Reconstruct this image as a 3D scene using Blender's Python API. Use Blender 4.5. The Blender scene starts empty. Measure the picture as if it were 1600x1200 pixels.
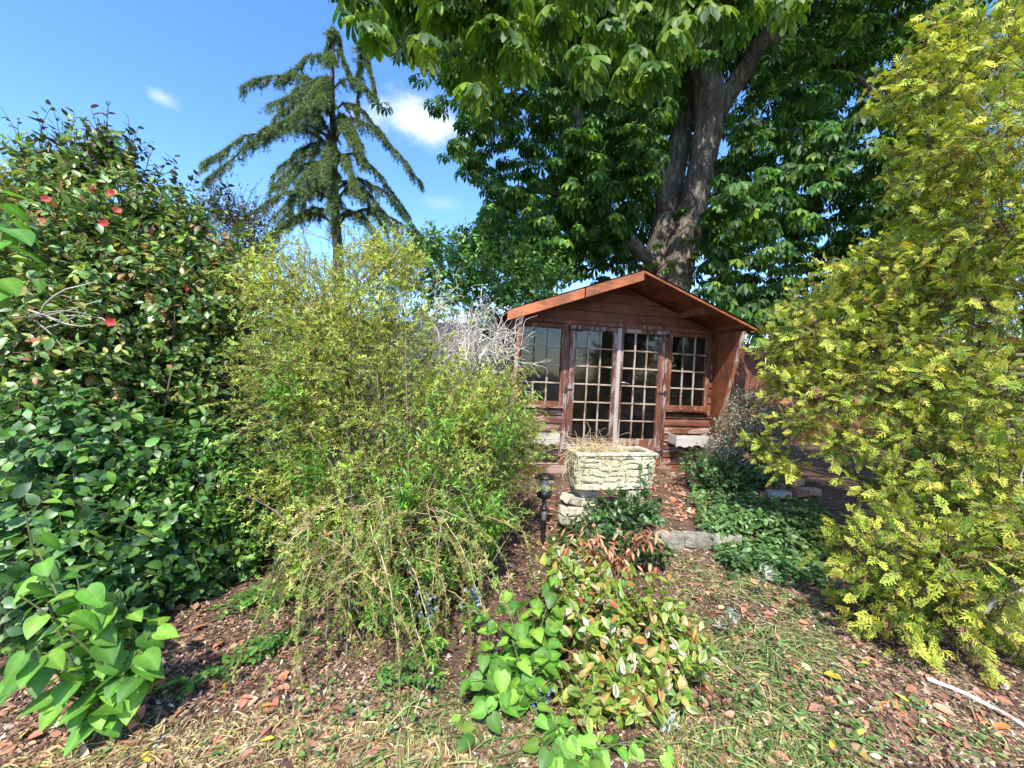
import bpy, bmesh, math, random
import numpy as np
from mathutils import Matrix, Vector

random.seed(7)
rng = np.random.default_rng(11)
S = bpy.context.scene
COL = S.collection
R = math.radians
PI = math.pi

# ------------------------------------------------------------------ camera
F, EYE, PITCH, ROLL = 640.0, 1.36, R(1.5), R(1.4)
cam_d = bpy.data.cameras.new('camera')
cam_d.sensor_width = 36.0
cam_d.lens = 36.0 * F / 1600.0
cam_d.clip_start = 0.05
cam_d.clip_end = 2000
cam = bpy.data.objects.new('camera', cam_d)
COL.objects.link(cam)
MR = Matrix.Rotation(PI / 2 - PITCH, 3, 'X') @ Matrix.Rotation(ROLL, 3, 'Z')
cam.matrix_world = Matrix.Translation((0, 0, EYE)) @ MR.to_4x4()
S.camera = cam
MRn = np.array(MR)

# ------------------------------------------------------------------ light
SUN_EL, SUN_AZ = R(52), R(184)          # azimuth clockwise from +Y: the sun stands behind the camera, almost straight behind
w = bpy.data.worlds.new('World')
S.world = w
w.use_nodes = True
nt = w.node_tree
for n in list(nt.nodes):
    nt.nodes.remove(n)
out = nt.nodes.new('ShaderNodeOutputWorld')
bg = nt.nodes.new('ShaderNodeBackground')
sky = nt.nodes.new('ShaderNodeTexSky')
sky.sky_type = 'NISHITA'
sky.sun_disc = False
sky.sun_elevation = SUN_EL
sky.sun_rotation = SUN_AZ
sky.air_density = 1.0
sky.dust_density = 0.6
sky.ozone_density = 2.5
bg.inputs['Strength'].default_value = 0.15
# two small fair-weather clouds
L = nt.links.new
tc = nt.nodes.new('ShaderNodeTexCoord')
n1 = nt.nodes.new('ShaderNodeTexNoise')
n1.inputs['Scale'].default_value = 9.0
n1.inputs['Detail'].default_value = 8
n1.inputs['Roughness'].default_value = 0.6
L(tc.outputs['Generated'], n1.inputs['Vector'])
def sky_dir(px, py):
    v = MR @ Vector(((px - 800) / F, -(py - 600) / F, -1))
    return v.normalized()
last = sky.outputs['Color']
for (cx, cy, wid, hei, dens) in ((645, 186, .10, .045, .75), (695, 198, .09, .022, .35), (252, 152, .028, .013, .3), (690, 318, .05, .02, .12)):
    c = sky_dir(cx, cy)
    sub = nt.nodes.new('ShaderNodeVectorMath'); sub.operation = 'SUBTRACT'; sub.inputs[1].default_value = c
    L(tc.outputs['Generated'], sub.inputs[0])
    mpp = nt.nodes.new('ShaderNodeMapping'); mpp.vector_type = 'TEXTURE'
    mpp.inputs['Rotation'].default_value = (0, 0, math.atan2(-c.x, c.y))
    mpp.inputs['Scale'].default_value = (wid, 10, hei)
    L(sub.outputs['Vector'], mpp.inputs['Vector'])
    ln = nt.nodes.new('ShaderNodeVectorMath'); ln.operation = 'LENGTH'
    L(mpp.outputs['Vector'], ln.inputs[0])
    ad = nt.nodes.new('ShaderNodeMath'); ad.operation = 'MULTIPLY_ADD'; ad.inputs[1].default_value = -2.6; ad.inputs[2].default_value = 1.95
    L(n1.outputs['Fac'], ad.inputs[0])
    sm = nt.nodes.new('ShaderNodeMath'); sm.operation = 'ADD'
    L(ln.outputs['Value'], sm.inputs[0]); L(ad.outputs[0], sm.inputs[1])
    mrr = nt.nodes.new('ShaderNodeMapRange'); mrr.interpolation_type = 'SMOOTHSTEP'
    mrr.inputs['From Min'].default_value = 0.45; mrr.inputs['From Max'].default_value = 1.8
    mrr.inputs['To Min'].default_value = dens; mrr.inputs['To Max'].default_value = 0.0
    L(sm.outputs[0], mrr.inputs['Value'])
    mx = nt.nodes.new('ShaderNodeMixRGB'); mx.inputs['Color2'].default_value = (4.6, 4.6, 4.7, 1)
    L(mrr.outputs['Result'], mx.inputs['Fac']); L(last, mx.inputs['Color1'])
    last = mx.outputs['Color']
hs_ = nt.nodes.new('ShaderNodeHueSaturation')
hs_.inputs['Saturation'].default_value = 1.24
hs_.inputs['Hue'].default_value = 0.508
L(last, hs_.inputs['Color'])
L(hs_.outputs['Color'], bg.inputs['Color'])
L(bg.outputs['Background'], out.inputs['Surface'])

sun_d = bpy.data.lights.new('sun', 'SUN')
sun_d.energy = 3.0
sun_d.angle = R(0.6)
sun_d.color = (1.0, 0.95, 0.86)
sun = bpy.data.objects.new('sun', sun_d)
COL.objects.link(sun)
sd = Vector((math.sin(SUN_AZ) * math.cos(SUN_EL), math.cos(SUN_AZ) * math.cos(SUN_EL), math.sin(SUN_EL)))
sun.rotation_euler = sd.to_track_quat('Z', 'Y').to_euler()

S.view_settings.view_transform = 'Standard'
S.view_settings.look = 'None'
S.view_settings.gamma = 1
S.view_settings.use_curve_mapping = False
S.view_settings.exposure = 1.48

# ------------------------------------------------------------------ helpers
def norm(a):
    return a / np.maximum(np.linalg.norm(a, axis=-1, keepdims=True), 1e-9)

def P(px, py, d):
    """world point seen at photo pixel (px, py) at depth d metres"""
    px, py, d = np.broadcast_arrays(np.asarray(px, float), np.asarray(py, float), np.asarray(d, float))
    c = np.stack([(px - 800) / F * d, -(py - 600) / F * d, -d], -1)
    return c @ MRn.T + np.array([0, 0, EYE])

def to_px(w_):
    q = (np.asarray(w_, float) - [0, 0, EYE]) @ MRn
    d = np.maximum(-q[..., 2], 1e-3)
    return 800 + F * q[..., 0] / d, 600 - F * q[..., 1] / d, -q[..., 2]

def _h(i, j, k, seed):
    n = (i * 374761393 + j * 668265263 + k * 2147483647 + seed * 974711) & 0xFFFFFFFF
    n = ((n ^ (n >> 13)) * 1274126177) & 0xFFFFFFFF
    return ((n ^ (n >> 16)) & 0xFFFF) / 65535.0

def vnoise(p, seed=0):
    """value noise in -1..1 at points p (N,3)"""
    p = np.asarray(p, float)
    i = np.floor(p).astype(np.int64)
    f = p - i
    f = f * f * (3 - 2 * f)
    o = 0
    for a in (0, 1):
        for b in (0, 1):
            for c in (0, 1):
                wt = (f[..., 0] if a else 1 - f[..., 0]) * (f[..., 1] if b else 1 - f[..., 1]) * (f[..., 2] if c else 1 - f[..., 2])
                o = o + wt * _h(i[..., 0] + a, i[..., 1] + b, i[..., 2] + c, seed)
    return o * 2 - 1

def sstep(a, b, x):
    t = np.clip((x - a) / (b - a), 0, 1)
    return t * t * (3 - 2 * t)

def gz(x, y):
    """height of the ground"""
    x = np.asarray(x, float); y = np.asarray(y, float)
    base = 0.03 * np.clip(y - 1.4, 0, 3) + 0.11 * sstep(3.3, 4.8, y)
    patio = 0.03 * np.clip(y - 1.4, 0, 3.4) + 0.10
    m = sstep(3.13, 3.19, y) * sstep(0.1, 0.25, x) * (1 - sstep(2.5, 3.2, x)) * (1 - sstep(7.5, 8.5, y))
    z = base * (1 - m) + patio * m
    p = np.stack([x * 2.1, y * 2.1, np.zeros_like(x)], -1)
    p2 = np.stack([x * 9, y * 9, np.zeros_like(x)], -1)
    return z + 0.030 * vnoise(p, 3) * (1 - m * .7) + 0.012 * vnoise(p2, 4)

def G(px, py):
    """ground point seen at pixel"""
    a = P(px, py, 1.0) - np.array([0, 0, EYE])
    o = np.array([0, 0, EYE])
    t = (EYE - 0.1) / np.maximum(-a[..., 2], 0.02)
    for _ in range(12):
        q = o + a * t[..., None]
        t = 0.5 * t + 0.5 * (EYE - gz(q[..., 0], q[..., 1])) / np.maximum(-a[..., 2], 0.02)
    q = o + a * t[..., None]
    q[..., 2] = gz(q[..., 0], q[..., 1])
    return q

def U(a, b, n=None):
    return rng.uniform(a, b, n)

def tag(o, label=None, cat=None, group=None, kind=None):
    if label: o['label'] = label
    if cat: o['category'] = cat
    if group: o['group'] = group
    if kind: o['kind'] = kind
    return o

def empty(name, loc=(0, 0, 0), label=None, cat=None, group=None, rz=0.0):
    o = bpy.data.objects.new(name, None)
    o.empty_display_size = 0.1
    COL.objects.link(o)
    o.location = loc
    o.rotation_euler = (0, 0, rz)
    return tag(o, label, cat, group)

def link(name, me, parent=None):
    o = bpy.data.objects.new(name, me)
    COL.objects.link(o)
    if parent is not None:
        o.parent = parent
    return o

class Soup:
    """collects triangles with a colour per vertex"""
    def __init__(s):
        s.v, s.f, s.c, s.n = [], [], [], 0
    def add(s, v, f, c):
        v = np.asarray(v, np.float32).reshape(-1, 3)
        c = np.broadcast_to(np.asarray(c, np.float32), v.shape)
        s.v.append(v); s.c.append(c); s.f.append(np.asarray(f, np.int64).reshape(-1, 3) + s.n)
        s.n += len(v)
    def mesh(s, name, mat, smooth=True, origin=None):
        v = np.concatenate(s.v); f = np.concatenate(s.f); c = np.concatenate(s.c)
        if origin is not None:
            v = v - np.asarray(origin, np.float32)
        me = bpy.data.meshes.new(name)
        me.vertices.add(len(v)); me.vertices.foreach_set('co', v.astype(np.float32).ravel())
        me.loops.add(len(f) * 3); me.loops.foreach_set('vertex_index', f.astype(np.int32).ravel())
        me.polygons.add(len(f))
        me.polygons.foreach_set('loop_start', np.arange(0, len(f) * 3, 3, dtype=np.int32))
        me.polygons.foreach_set('use_smooth', np.full(len(f), smooth, bool))
        me.update(calc_edges=True)
        a = me.color_attributes.new('col', 'FLOAT_COLOR', 'POINT')
        a.data.foreach_set('color', np.concatenate([c, np.ones((len(c), 1), np.float32)], 1).ravel())
        me.materials.append(mat)
        return me
    def obj(s, name, mat, parent=None, smooth=True, kind=None):
        if not s.v:
            return None
        org = np.array(parent.location) if parent is not None else None
        o = link(name, s.mesh(name, mat, smooth, org), parent)
        if kind: o['kind'] = kind
        return o

def frames(d, up):
    y = norm(d)
    z = norm(up - (up * y).sum(-1, keepdims=True) * y)
    x = np.cross(y, z)
    return x, y, z

def scatter(soup, T, pos, d, up, size, c0, c1=None):
    """copies of template T=(v,f,w) with frames from d (axis) and up (normal); c0 body colour, c1 colour where w=1"""
    v, f, wt = T
    N = len(pos)
    if N == 0: return
    x, y, z = frames(d, up)
    size = np.broadcast_to(np.asarray(size, float), (N,))
    q = v[None, :, :] * size[:, None, None]
    V = pos[:, None, :] + q[..., 0:1] * x[:, None, :] + q[..., 1:2] * y[:, None, :] + q[..., 2:3] * z[:, None, :]
    c0 = np.broadcast_to(c0, (N, 3))
    c1 = c0 if c1 is None else np.broadcast_to(c1, (N, 3))
    C = c0[:, None, :] * (1 - wt[None, :, None]) + c1[:, None, :] * wt[None, :, None]
    FF = f[None] + (np.arange(N) * len(v))[:, None, None]
    soup.add(V.reshape(-1, 3), FF.reshape(-1, 3), C.reshape(-1, 3))

def tubes(soup, paths, r, sides, col):
    """paths (N,k,3), r (N,k) or (k,), col (3,) or (N,3)"""
    paths = np.asarray(paths, float)
    N, k, _ = paths.shape
    r = np.broadcast_to(np.asarray(r, float), (N, k))
    t = np.gradient(paths, axis=1)
    t = norm(t)
    ref = np.where(np.abs(t[:, :1, 2:3]) > 0.9, np.array([1.0, 0, 0]), np.array([0, 0, 1.0]))
    ref = np.broadcast_to(ref, t.shape)
    u = norm(np.cross(t, ref)); vv = np.cross(t, u)
    a = np.arange(sides) * 2 * PI / sides
    V = paths[:, :, None, :] + r[:, :, None, None] * (np.cos(a)[None, None, :, None] * u[:, :, None, :] + np.sin(a)[None, None, :, None] * vv[:, :, None, :])
    i = np.arange(k - 1)[:, None] * sides; j = np.arange(sides)[None, :]; j2 = (j + 1) % sides
    A = (i + j).ravel(); B = (i + j2).ravel(); Cc = (i + sides + j2).ravel(); D = (i + sides + j).ravel()
    f = np.concatenate([np.stack([A, B, Cc], 1), np.stack([A, Cc, D], 1)])
    FF = f[None] + (np.arange(N) * k * sides)[:, None, None]
    col = np.broadcast_to(np.asarray(col, float), (N, 3)) if np.ndim(col) > 1 else np.broadcast_to(np.asarray(col, float), (N, 3))
    soup.add(V.reshape(-1, 3), FF.reshape(-1, 3), np.repeat(col, k * sides, 0))

def grow(start, d, length, k=6, droop=0.0, wob=0.15, up=0.0):
    """curving shoots: (N,k,3)"""
    N = len(start)
    p = start.copy(); d = norm(d)
    out_ = [p.copy()]
    step = (np.asarray(length) / (k - 1))
    step = np.broadcast_to(step, (N,))[:, None]
    g = np.broadcast_to(np.asarray(droop, float), (N,))[:, None]
    for i in range(k - 1):
        d = norm(d + rng.normal(0, wob, (N, 3)) + np.array([0, 0, -1.0]) * g + np.array([0, 0, 1.0]) * up)
        p = p + d * step
        out_.append(p.copy())
    return np.stack(out_, 1)

def along(paths, m, t0=0.15, t1=1.0):
    """m places along each shoot -> pos, tangent, t  (N*m)"""
    N, k, _ = paths.shape
    t = np.linspace(t0, t1, m)[None, :] + U(-.5, .5, (N, m)) * (t1 - t0) / m
    t = np.clip(t, 0, 0.999) * (k - 1)
    i = np.floor(t).astype(int); fr = (t - i)[..., None]
    n = np.arange(N)[:, None]
    a = paths[n, i]; b = paths[n, i + 1]
    return (a * (1 - fr) + b * fr).reshape(-1, 3), norm(b - a).reshape(-1, 3), (t / (k - 1)).reshape(-1)

def leaf_t(width=.5, rows=(.25, .6, .85), fold=.12, curl=.15, prof=None, wave=0.0, petiole=0.0):
    """leaf along +Y, length 1; w = 1 on the margin"""
    prof = prof or (lambda t: math.sin(PI * t ** .85) ** .8)
    v = [(0, 0, 0)]; wt = [0.35]; f = []
    for k, t in enumerate(rows):
        h = width / 2 * prof(t); zc = -curl * t * t
        wv = wave * (1 if k % 2 else -1)
        v += [(-h, t, zc + fold * h * 2 + wv), (0, t + .02, zc), (h, t, zc + fold * h * 2 - wv)]
        wt += [1, 0, 1]
    v.append((0, 1, -curl)); wt.append(.7)
    n = len(rows)
    f += [(0, 2, 1), (0, 3, 2)]
    for k in range(n - 1):
        a = 1 + 3 * k; b = a + 3
        f += [(a, a + 1, b + 1), (a, b + 1, b), (a + 1, a + 2, b + 2), (a + 1, b + 2, b + 1)]
    a = 1 + 3 * (n - 1); e = len(v) - 1
    f += [(a, a + 1, e), (a + 1, a + 2, e)]
    v = np.array(v, float)
    v[:, 1] += petiole
    return v, np.array(f), np.array(wt, float)

def join_t(parts):
    V, FF, Wt, n = [], [], [], 0
    for v, f, wt in parts:
        V.append(v); FF.append(f + n); Wt.append(wt); n += len(v)
    return np.concatenate(V), np.concatenate(FF), np.concatenate(Wt)

def xf(T, rz=0, s=1.0, off=(0, 0, 0), rx=0, ry=0):
    M = np.array(Matrix.Rotation(rz, 3, 'Z') @ Matrix.Rotation(ry, 3, 'Y') @ Matrix.Rotation(rx, 3, 'X'))
    return (T[0] * s) @ M.T + np.array(off), T[1], T[2]

OVAL = leaf_t(.52, (.2, .5, .8), .13, .16)
OVAL_S = leaf_t(.5, (.45,), .16, .14)
OVAL_W = leaf_t(.62, (.2, .45, .75), .1, .3, wave=.015)
LANCE = leaf_t(.26, (.3, .65), .12, .2)
HEART = leaf_t(.86, (.04, .16, .34, .55, .76, .9), .07, .28,
               prof=lambda t: (math.sin(PI * min(1, (t + .16) / 1.16) ** .62) ** .85), wave=.006)
def leaf_fine(width, prof, curl=.28, fold=.07, rows=9, quilt=.012):
    xs = (-1, -.55, -.07, 0, .07, .55, 1); zs = (0, .5, .95, 1.15, .95, .5, 0)
    ts = np.linspace(.015, .97, rows); v, wt, f = [], [], []
    for k, t in enumerate(ts):
        h = width / 2 * prof(t)
        for x, zz in zip(xs, zs):
            q = quilt * (1 if k % 2 else -1) * (1 if abs(x) == .55 else 0)
            back = -.07 * (1 - abs(abs(x) - .55) / .55) * (1 - t) ** 3 * 1.6
            v.append((x * h, t + .10 * (abs(x) - .4) * (1 - t) * 0 + back, -curl * t * t + fold * abs(x) * h * 2 + q))
            wt.append(0.0 if abs(x) < .1 else (.62 if (abs(x) == .55 and k % 2) else 1.0))
    v.append((0, 1, -curl)); wt.append(.8)
    m = len(xs)
    for k in range(rows - 1):
        for i in range(m - 1):
            a = k * m + i; f += [(a, a + 1, a + m + 1), (a, a + m + 1, a + m)]
    a = (rows - 1) * m; e = len(v) - 1
    f += [(a + i, a + i + 1, e) for i in range(m - 1)]
    return np.array(v, float), np.array(f), np.array(wt, float)
HEART = leaf_fine(.86, lambda t: math.sin(PI * min(1, (t + .12) / 1.12) ** .62) ** .85)
IVYLEAF = leaf_t(.85, (.06, .25, .45, .7), .06, .2, prof=lambda t: {0: .55}.get(0) if t < .1 else (1.0 if t < .3 else (.62 if t < .5 else .33)))
def palmate():
    ob = leaf_t(.36, (.35, .62, .84), .14, .3, prof=lambda t: {.35: .5, .62: .95, .84: .8}[t])
    ob2 = leaf_t(.36, (.68,), .14, .3, prof=lambda t: 1.0)
    big, small = [], []
    for a, s in ((0, 1), (38, .93), (-40, .95), (78, .72), (-80, .74), (122, .45), (-120, .47)):
        big.append(xf(ob, R(a), s, rx=R(-18 - abs(a) * .1)))
        if abs(a) < 110: small.append(xf(ob2, R(a), s, rx=R(-18)))
    return join_t(big), join_t(small)
PALM, PALM_S = palmate()
def diamond(w_, t=.55, fold=.08, curl=.12):
    return np.array([(0, 0, 0), (-w_ / 2, t, fold), (w_ / 2, t, fold), (0, 1, -curl)], float), np.array([(0, 2, 1), (1, 2, 3)]), np.array([.2, .8, .8, 1.])
PALM_L = join_t([xf(diamond(.36, .66, .04, .3), R(a), s, rx=R(-18)) for a, s in ((0, 1), (40, .92), (-42, .94), (85, .7), (-86, .72))])
OVAL_L = diamond(.5)
IVY_L = diamond(.8, .35)
def rosette(n=4, w_=.38):
    q = []
    lf = diamond(w_, .5, .06, .1)
    for i in range(n):
        q.append(xf(lf, i * 2 * PI / n + .4 * (i % 2), .75 + .25 * ((i * 7) % 3) / 2, rx=R(35 if i % 2 else 12)))
    return join_t(q)
ROS = rosette()
def spray(n=8):
    """flat forked conifer spray along +Y, length 1"""
    dia = (np.array([(0, 0, 0), (-.5, .45, .06), (.5, .45, -.06), (0, 1, 0)], float), np.array([(0, 2, 1), (1, 2, 3)]), np.array([0, .4, .4, 1.0]))
    q = []
    def bit(x, y, a, l, wd, z=0, lo=0.0):
        v = dia[0] * [wd * 1.45, l, wd]
        c, s = math.cos(a), math.sin(a)
        M = np.array([[c, -s, 0], [s, c, 0], [0, 0, 1]])
        q.append((v @ M.T + [x, y, z - .18 * y * y], dia[1], np.clip(dia[2] * .7 + lo, 0, 1)))
    bit(0, 0, 0, .55, .07); bit(0, .45, 0, .55, .09, 0, .3)
    for i in range(n):
        t = .12 + .8 * i / n
        sgn = 1 if i % 2 else -1
        a = -sgn * R(44 - 8 * t)
        l = .52 * (1 - .72 * t)
        z = .03 * math.sin(i * 2.1)
        bit(0, t, a, l, .085, z, .1 + .25 * t)
        ca, sa = math.cos(a), math.sin(a)
        for j, u in enumerate((.36, .68)):
            if u * l < .07: continue
            x, y = -sa * l * u, t + ca * l * u
            bit(x, y, a + (R(38) if j % 2 else R(-38)), l * .5 * (1.1 - .5 * u), .075, z + .015, .3 + .25 * t)
    return join_t(q)
SPRAY = spray()
SPRAY_L = join_t([xf(diamond(.13, .5, .05, .1), 0, 1.0)] + [xf(diamond(.2, .5, .05, .1), sg * R(42), .5 - .12 * i, (0, .15 + .27 * i, 0)) for i in range(3) for sg in (-1, 1)])
FLOWER = join_t([xf(leaf_t(.8, (.55,), .1, -.2), i * 2 * PI / 5, 1, rx=R(20)) for i in range(5)])

def vary(base, n, dv=.25, dh=.12):
    """n colours around base: brightness and hue shift"""
    base = np.asarray(base, float)
    v = np.exp(rng.normal(0, dv, (n, 1)))
    h = rng.normal(0, dh, (n, 1))
    c = base[None] * v
    c = c * np.concatenate([1 + h, np.ones((n, 1)), 1 - h * .5], 1)
    return np.clip(c, .003, .8)

def pick(cols, n, wts=None, dv=.2, dh=.08):
    cols = np.asarray(cols, float)
    wts = np.ones(len(cols)) if wts is None else np.asarray(wts, float)
    i = rng.choice(len(cols), n, p=wts / wts.sum())
    c = cols[i] * np.exp(rng.normal(0, dv, (n, 1)))
    return np.clip(c * (1 + rng.normal(0, dh, (n, 3)) * [1, .3, .6]), .003, .85)

# ------------------------------------------------------------------ materials
def mat_base(name):
    m = bpy.data.materials.new(name)
    m.use_nodes = True
    t = m.node_tree
    b = t.nodes['Principled BSDF']
    return m, t, b

def N_(t, typ, **kw):
    n = t.nodes.new(typ)
    for k, v in kw.items():
        if k in n.inputs.keys(): n.inputs[k].default_value = v
        else: setattr(n, k, v)
    return n

def leaf_mat(name, rough=.4, trans=.35, spec=.5, vein=0.0):
    m, t, b = mat_base(name)
    at = N_(t, 'ShaderNodeAttribute', attribute_name='col')
    nz = N_(t, 'ShaderNodeTexNoise', Scale=14.0, Detail=4.0)
    geo = N_(t, 'ShaderNodeNewGeometry')
    t.links.new(geo.outputs['Position'], nz.inputs['Vector'])
    mr = N_(t, 'ShaderNodeMapRange')
    mr.inputs['From Min'].default_value = .3; mr.inputs['From Max'].default_value = .7
    mr.inputs['To Min'].default_value = .72; mr.inputs['To Max'].default_value = 1.22
    t.links.new(nz.outputs['Fac'], mr.inputs['Value'])
    mu = N_(t, 'ShaderNodeMixRGB', blend_type='MULTIPLY', Fac=1.0)
    t.links.new(at.outputs['Color'], mu.inputs['Color1'])
    t.links.new(mr.outputs['Result'], mu.inputs['Color2'])
    t.links.new(mu.outputs['Color'], b.inputs['Base Color'])
    b.inputs['Roughness'].default_value = rough
    b.inputs['Specular IOR Level'].default_value = spec
    if trans > 0:
        tr = N_(t, 'ShaderNodeBsdfTranslucent')
        br = N_(t, 'ShaderNodeMixRGB', blend_type='MULTIPLY', Fac=1.0)
        br.inputs['Color2'].default_value = (1.5, 1.55, .7, 1)
        t.links.new(mu.outputs['Color'], br.inputs['Color1'])
        t.links.new(br.outputs['Color'], tr.inputs['Color'])
        ms = N_(t, 'ShaderNodeMixShader')
        ms.inputs['Fac'].default_value = trans
        t.links.new(b.outputs['BSDF'], ms.inputs[1]); t.links.new(tr.outputs['BSDF'], ms.inputs[2])
        t.links.new(ms.outputs['Shader'], t.nodes['Material Output'].inputs['Surface'])
    return m

M_GLOSS = leaf_mat('glossy_leaf', .42, .28, .65)
M_SOFT = leaf_mat('soft_leaf', .5, .38, .4)
M_NEEDLE = leaf_mat('conifer_foliage', .65, .25, .25)
M_DRY = leaf_mat('dry_matter', .8, .12, .2)
M_TWIG = leaf_mat('twig_bark', .85, 0, .15)

def bark_mat(name, c1, c2, scale=6.0):
    m, t, b = mat_base(name)
    geo = N_(t, 'ShaderNodeTexCoord')
    mp_ = N_(t, 'ShaderNodeMapping'); mp_.inputs['Scale'].default_value = (1, 1, .35)
    t.links.new(geo.outputs['Object'], mp_.inputs['Vector'])
    nz = N_(t, 'ShaderNodeTexNoise', Scale=scale, Detail=8.0, Roughness=.65)
    vo = N_(t, 'ShaderNodeTexVoronoi', Scale=scale * 1.6, feature='DISTANCE_TO_EDGE')
    wv = N_(t, 'ShaderNodeMixRGB', Fac=.18)
    t.links.new(mp_.outputs['Vector'], nz.inputs['Vector'])
    t.links.new(mp_.outputs['Vector'], wv.inputs['Color1']); t.links.new(nz.outputs['Color'], wv.inputs['Color2'])
    t.links.new(wv.outputs['Color'], vo.inputs['Vector'])
    rp_ = N_(t, 'ShaderNodeValToRGB')
    rp_.color_ramp.elements[0].position = .25; rp_.color_ramp.elements[0].color = (*c1, 1)
    rp_.color_ramp.elements[1].position = .75; rp_.color_ramp.elements[1].color = (*c2, 1)
    t.links.new(nz.outputs['Fac'], rp_.inputs['Fac'])
    t.links.new(rp_.outputs['Color'], b.inputs['Base Color'])
    b.inputs['Roughness'].default_value = .9
    ml = N_(t, 'ShaderNodeMath', operation='MULTIPLY'); ml.inputs[1].default_value = 3.0
    mn = N_(t, 'ShaderNodeMath', operation='MINIMUM'); mn.inputs[1].default_value = .5
    ad = N_(t, 'ShaderNodeMath', operation='ADD')
    t.links.new(vo.outputs['Distance'], ml.inputs[0]); t.links.new(ml.outputs[0], mn.inputs[0])
    t.links.new(mn.outputs[0], ad.inputs[0]); t.links.new(nz.outputs['Fac'], ad.inputs[1])
    bp = N_(t, 'ShaderNodeBump', Strength=1.0, Distance=.09)
    t.links.new(ad.outputs[0], bp.inputs['Height']); t.links.new(bp.outputs['Normal'], b.inputs['Normal'])
    return m

def wood_mat(name, axis='X', wear=.35, base=(.20, .062, .022), dark=(.055, .02, .011), grey=(.34, .27, .235), rough=.62):
    m, t, b = mat_base(name)
    tc_ = N_(t, 'ShaderNodeTexCoord'); oi = N_(t, 'ShaderNodeObjectInfo')
    mp_ = N_(t, 'ShaderNodeMapping')
    sc = {'X': (1.2, 22, 22), 'Y': (22, 1.2, 22), 'Z': (22, 22, 1.2)}[axis]
    mp_.inputs['Scale'].default_value = sc
    off = N_(t, 'ShaderNodeVectorMath', operation='ADD')
    mu = N_(t, 'ShaderNodeMath', operation='MULTIPLY'); mu.inputs[1].default_value = 37.0
    t.links.new(oi.outputs['Random'], mu.inputs[0])
    t.links.new(tc_.outputs['Object'], off.inputs[0]); t.links.new(mu.outputs[0], off.inputs[1])
    t.links.new(off.outputs['Vector'], mp_.inputs['Vector'])
    g = N_(t, 'ShaderNodeTexNoise', Scale=2.2, Detail=6.0, Roughness=.6, Distortion=.4)
    t.links.new(mp_.outputs['Vector'], g.inputs['Vector'])
    r1 = N_(t, 'ShaderNodeValToRGB')
    e = r1.color_ramp.elements
    e[0].position = .3; e[0].color = (*dark, 1); e[1].position = .62; e[1].color = (*base, 1)
    t.links.new(g.outputs['Fac'], r1.inputs['Fac'])
    # each board its own tone
    hv = N_(t, 'ShaderNodeHueSaturation')
    mr = N_(t, 'ShaderNodeMapRange'); mr.inputs['To Min'].default_value = .7; mr.inputs['To Max'].default_value = 1.25
    t.links.new(oi.outputs['Random'], mr.inputs['Value']); t.links.new(mr.outputs['Result'], hv.inputs['Value'])
    t.links.new(r1.outputs['Color'], hv.inputs['Color'])
    # darker water stains
    sn = N_(t, 'ShaderNodeTexNoise', Scale=3.5, Detail=6.0, Roughness=.65)
    t.links.new(off.outputs['Vector'], sn.inputs['Vector'])
    sr = N_(t, 'ShaderNodeMapRange'); sr.inputs['From Min'].default_value = .36; sr.inputs['From Max'].default_value = .6
    sr.inputs['To Min'].default_value = .5; sr.inputs['To Max'].default_value = 1.08
    t.links.new(sn.outputs['Fac'], sr.inputs['Value'])
    sm_ = N_(t, 'ShaderNodeMixRGB', blend_type='MULTIPLY', Fac=1.0)
    t.links.new(hv.outputs['Color'], sm_.inputs['Color1']); t.links.new(sr.outputs['Result'], sm_.inputs['Color2'])
    # flaked, greyed patches
    mp2 = N_(t, 'ShaderNodeMapping')
    sc2 = {'X': (1, 5, 5), 'Y': (5, 1, 5), 'Z': (5, 5, 1)}[axis]
    mp2.inputs['Scale'].default_value = sc2
    t.links.new(off.outputs['Vector'], mp2.inputs['Vector'])
    wn = N_(t, 'ShaderNodeTexNoise', Scale=3.2, Detail=9.0, Roughness=.7)
    t.links.new(mp2.outputs['Vector'], wn.inputs['Vector'])
    r2 = N_(t, 'ShaderNodeValToRGB')
    lo = .72 - wear * .45
    r2.color_ramp.elements[0].position = lo; r2.color_ramp.elements[1].position = lo + .07
    t.links.new(wn.outputs['Fac'], r2.inputs['Fac'])
    gm = N_(t, 'ShaderNodeMixRGB', blend_type='MULTIPLY', Fac=.8)
    gm.inputs['Color1'].default_value = (*grey, 1)
    gr = N_(t, 'ShaderNodeMapRange'); gr.inputs['To Min'].default_value = .45; gr.inputs['To Max'].default_value = 1.3
    t.links.new(g.outputs['Fac'], gr.inputs['Value']); t.links.new(gr.outputs['Result'], gm.inputs['Color2'])
    mixc = N_(t, 'ShaderNodeMixRGB')
    t.links.new(r2.outputs['Color'], mixc.inputs['Fac']); t.links.new(sm_.outputs['Color'], mixc.inputs['Color1']); t.links.new(gm.outputs['Color'], mixc.inputs['Color2'])
    t.links.new(mixc.outputs['Color'], b.inputs['Base Color'])
    b.inputs['Roughness'].default_value = rough
    bp = N_(t, 'ShaderNodeBump', Strength=.35, Distance=.004)
    t.links.new(g.outputs['Fac'], bp.inputs['Height']); t.links.new(bp.outputs['Normal'], b.inputs['Normal'])
    return m

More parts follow.
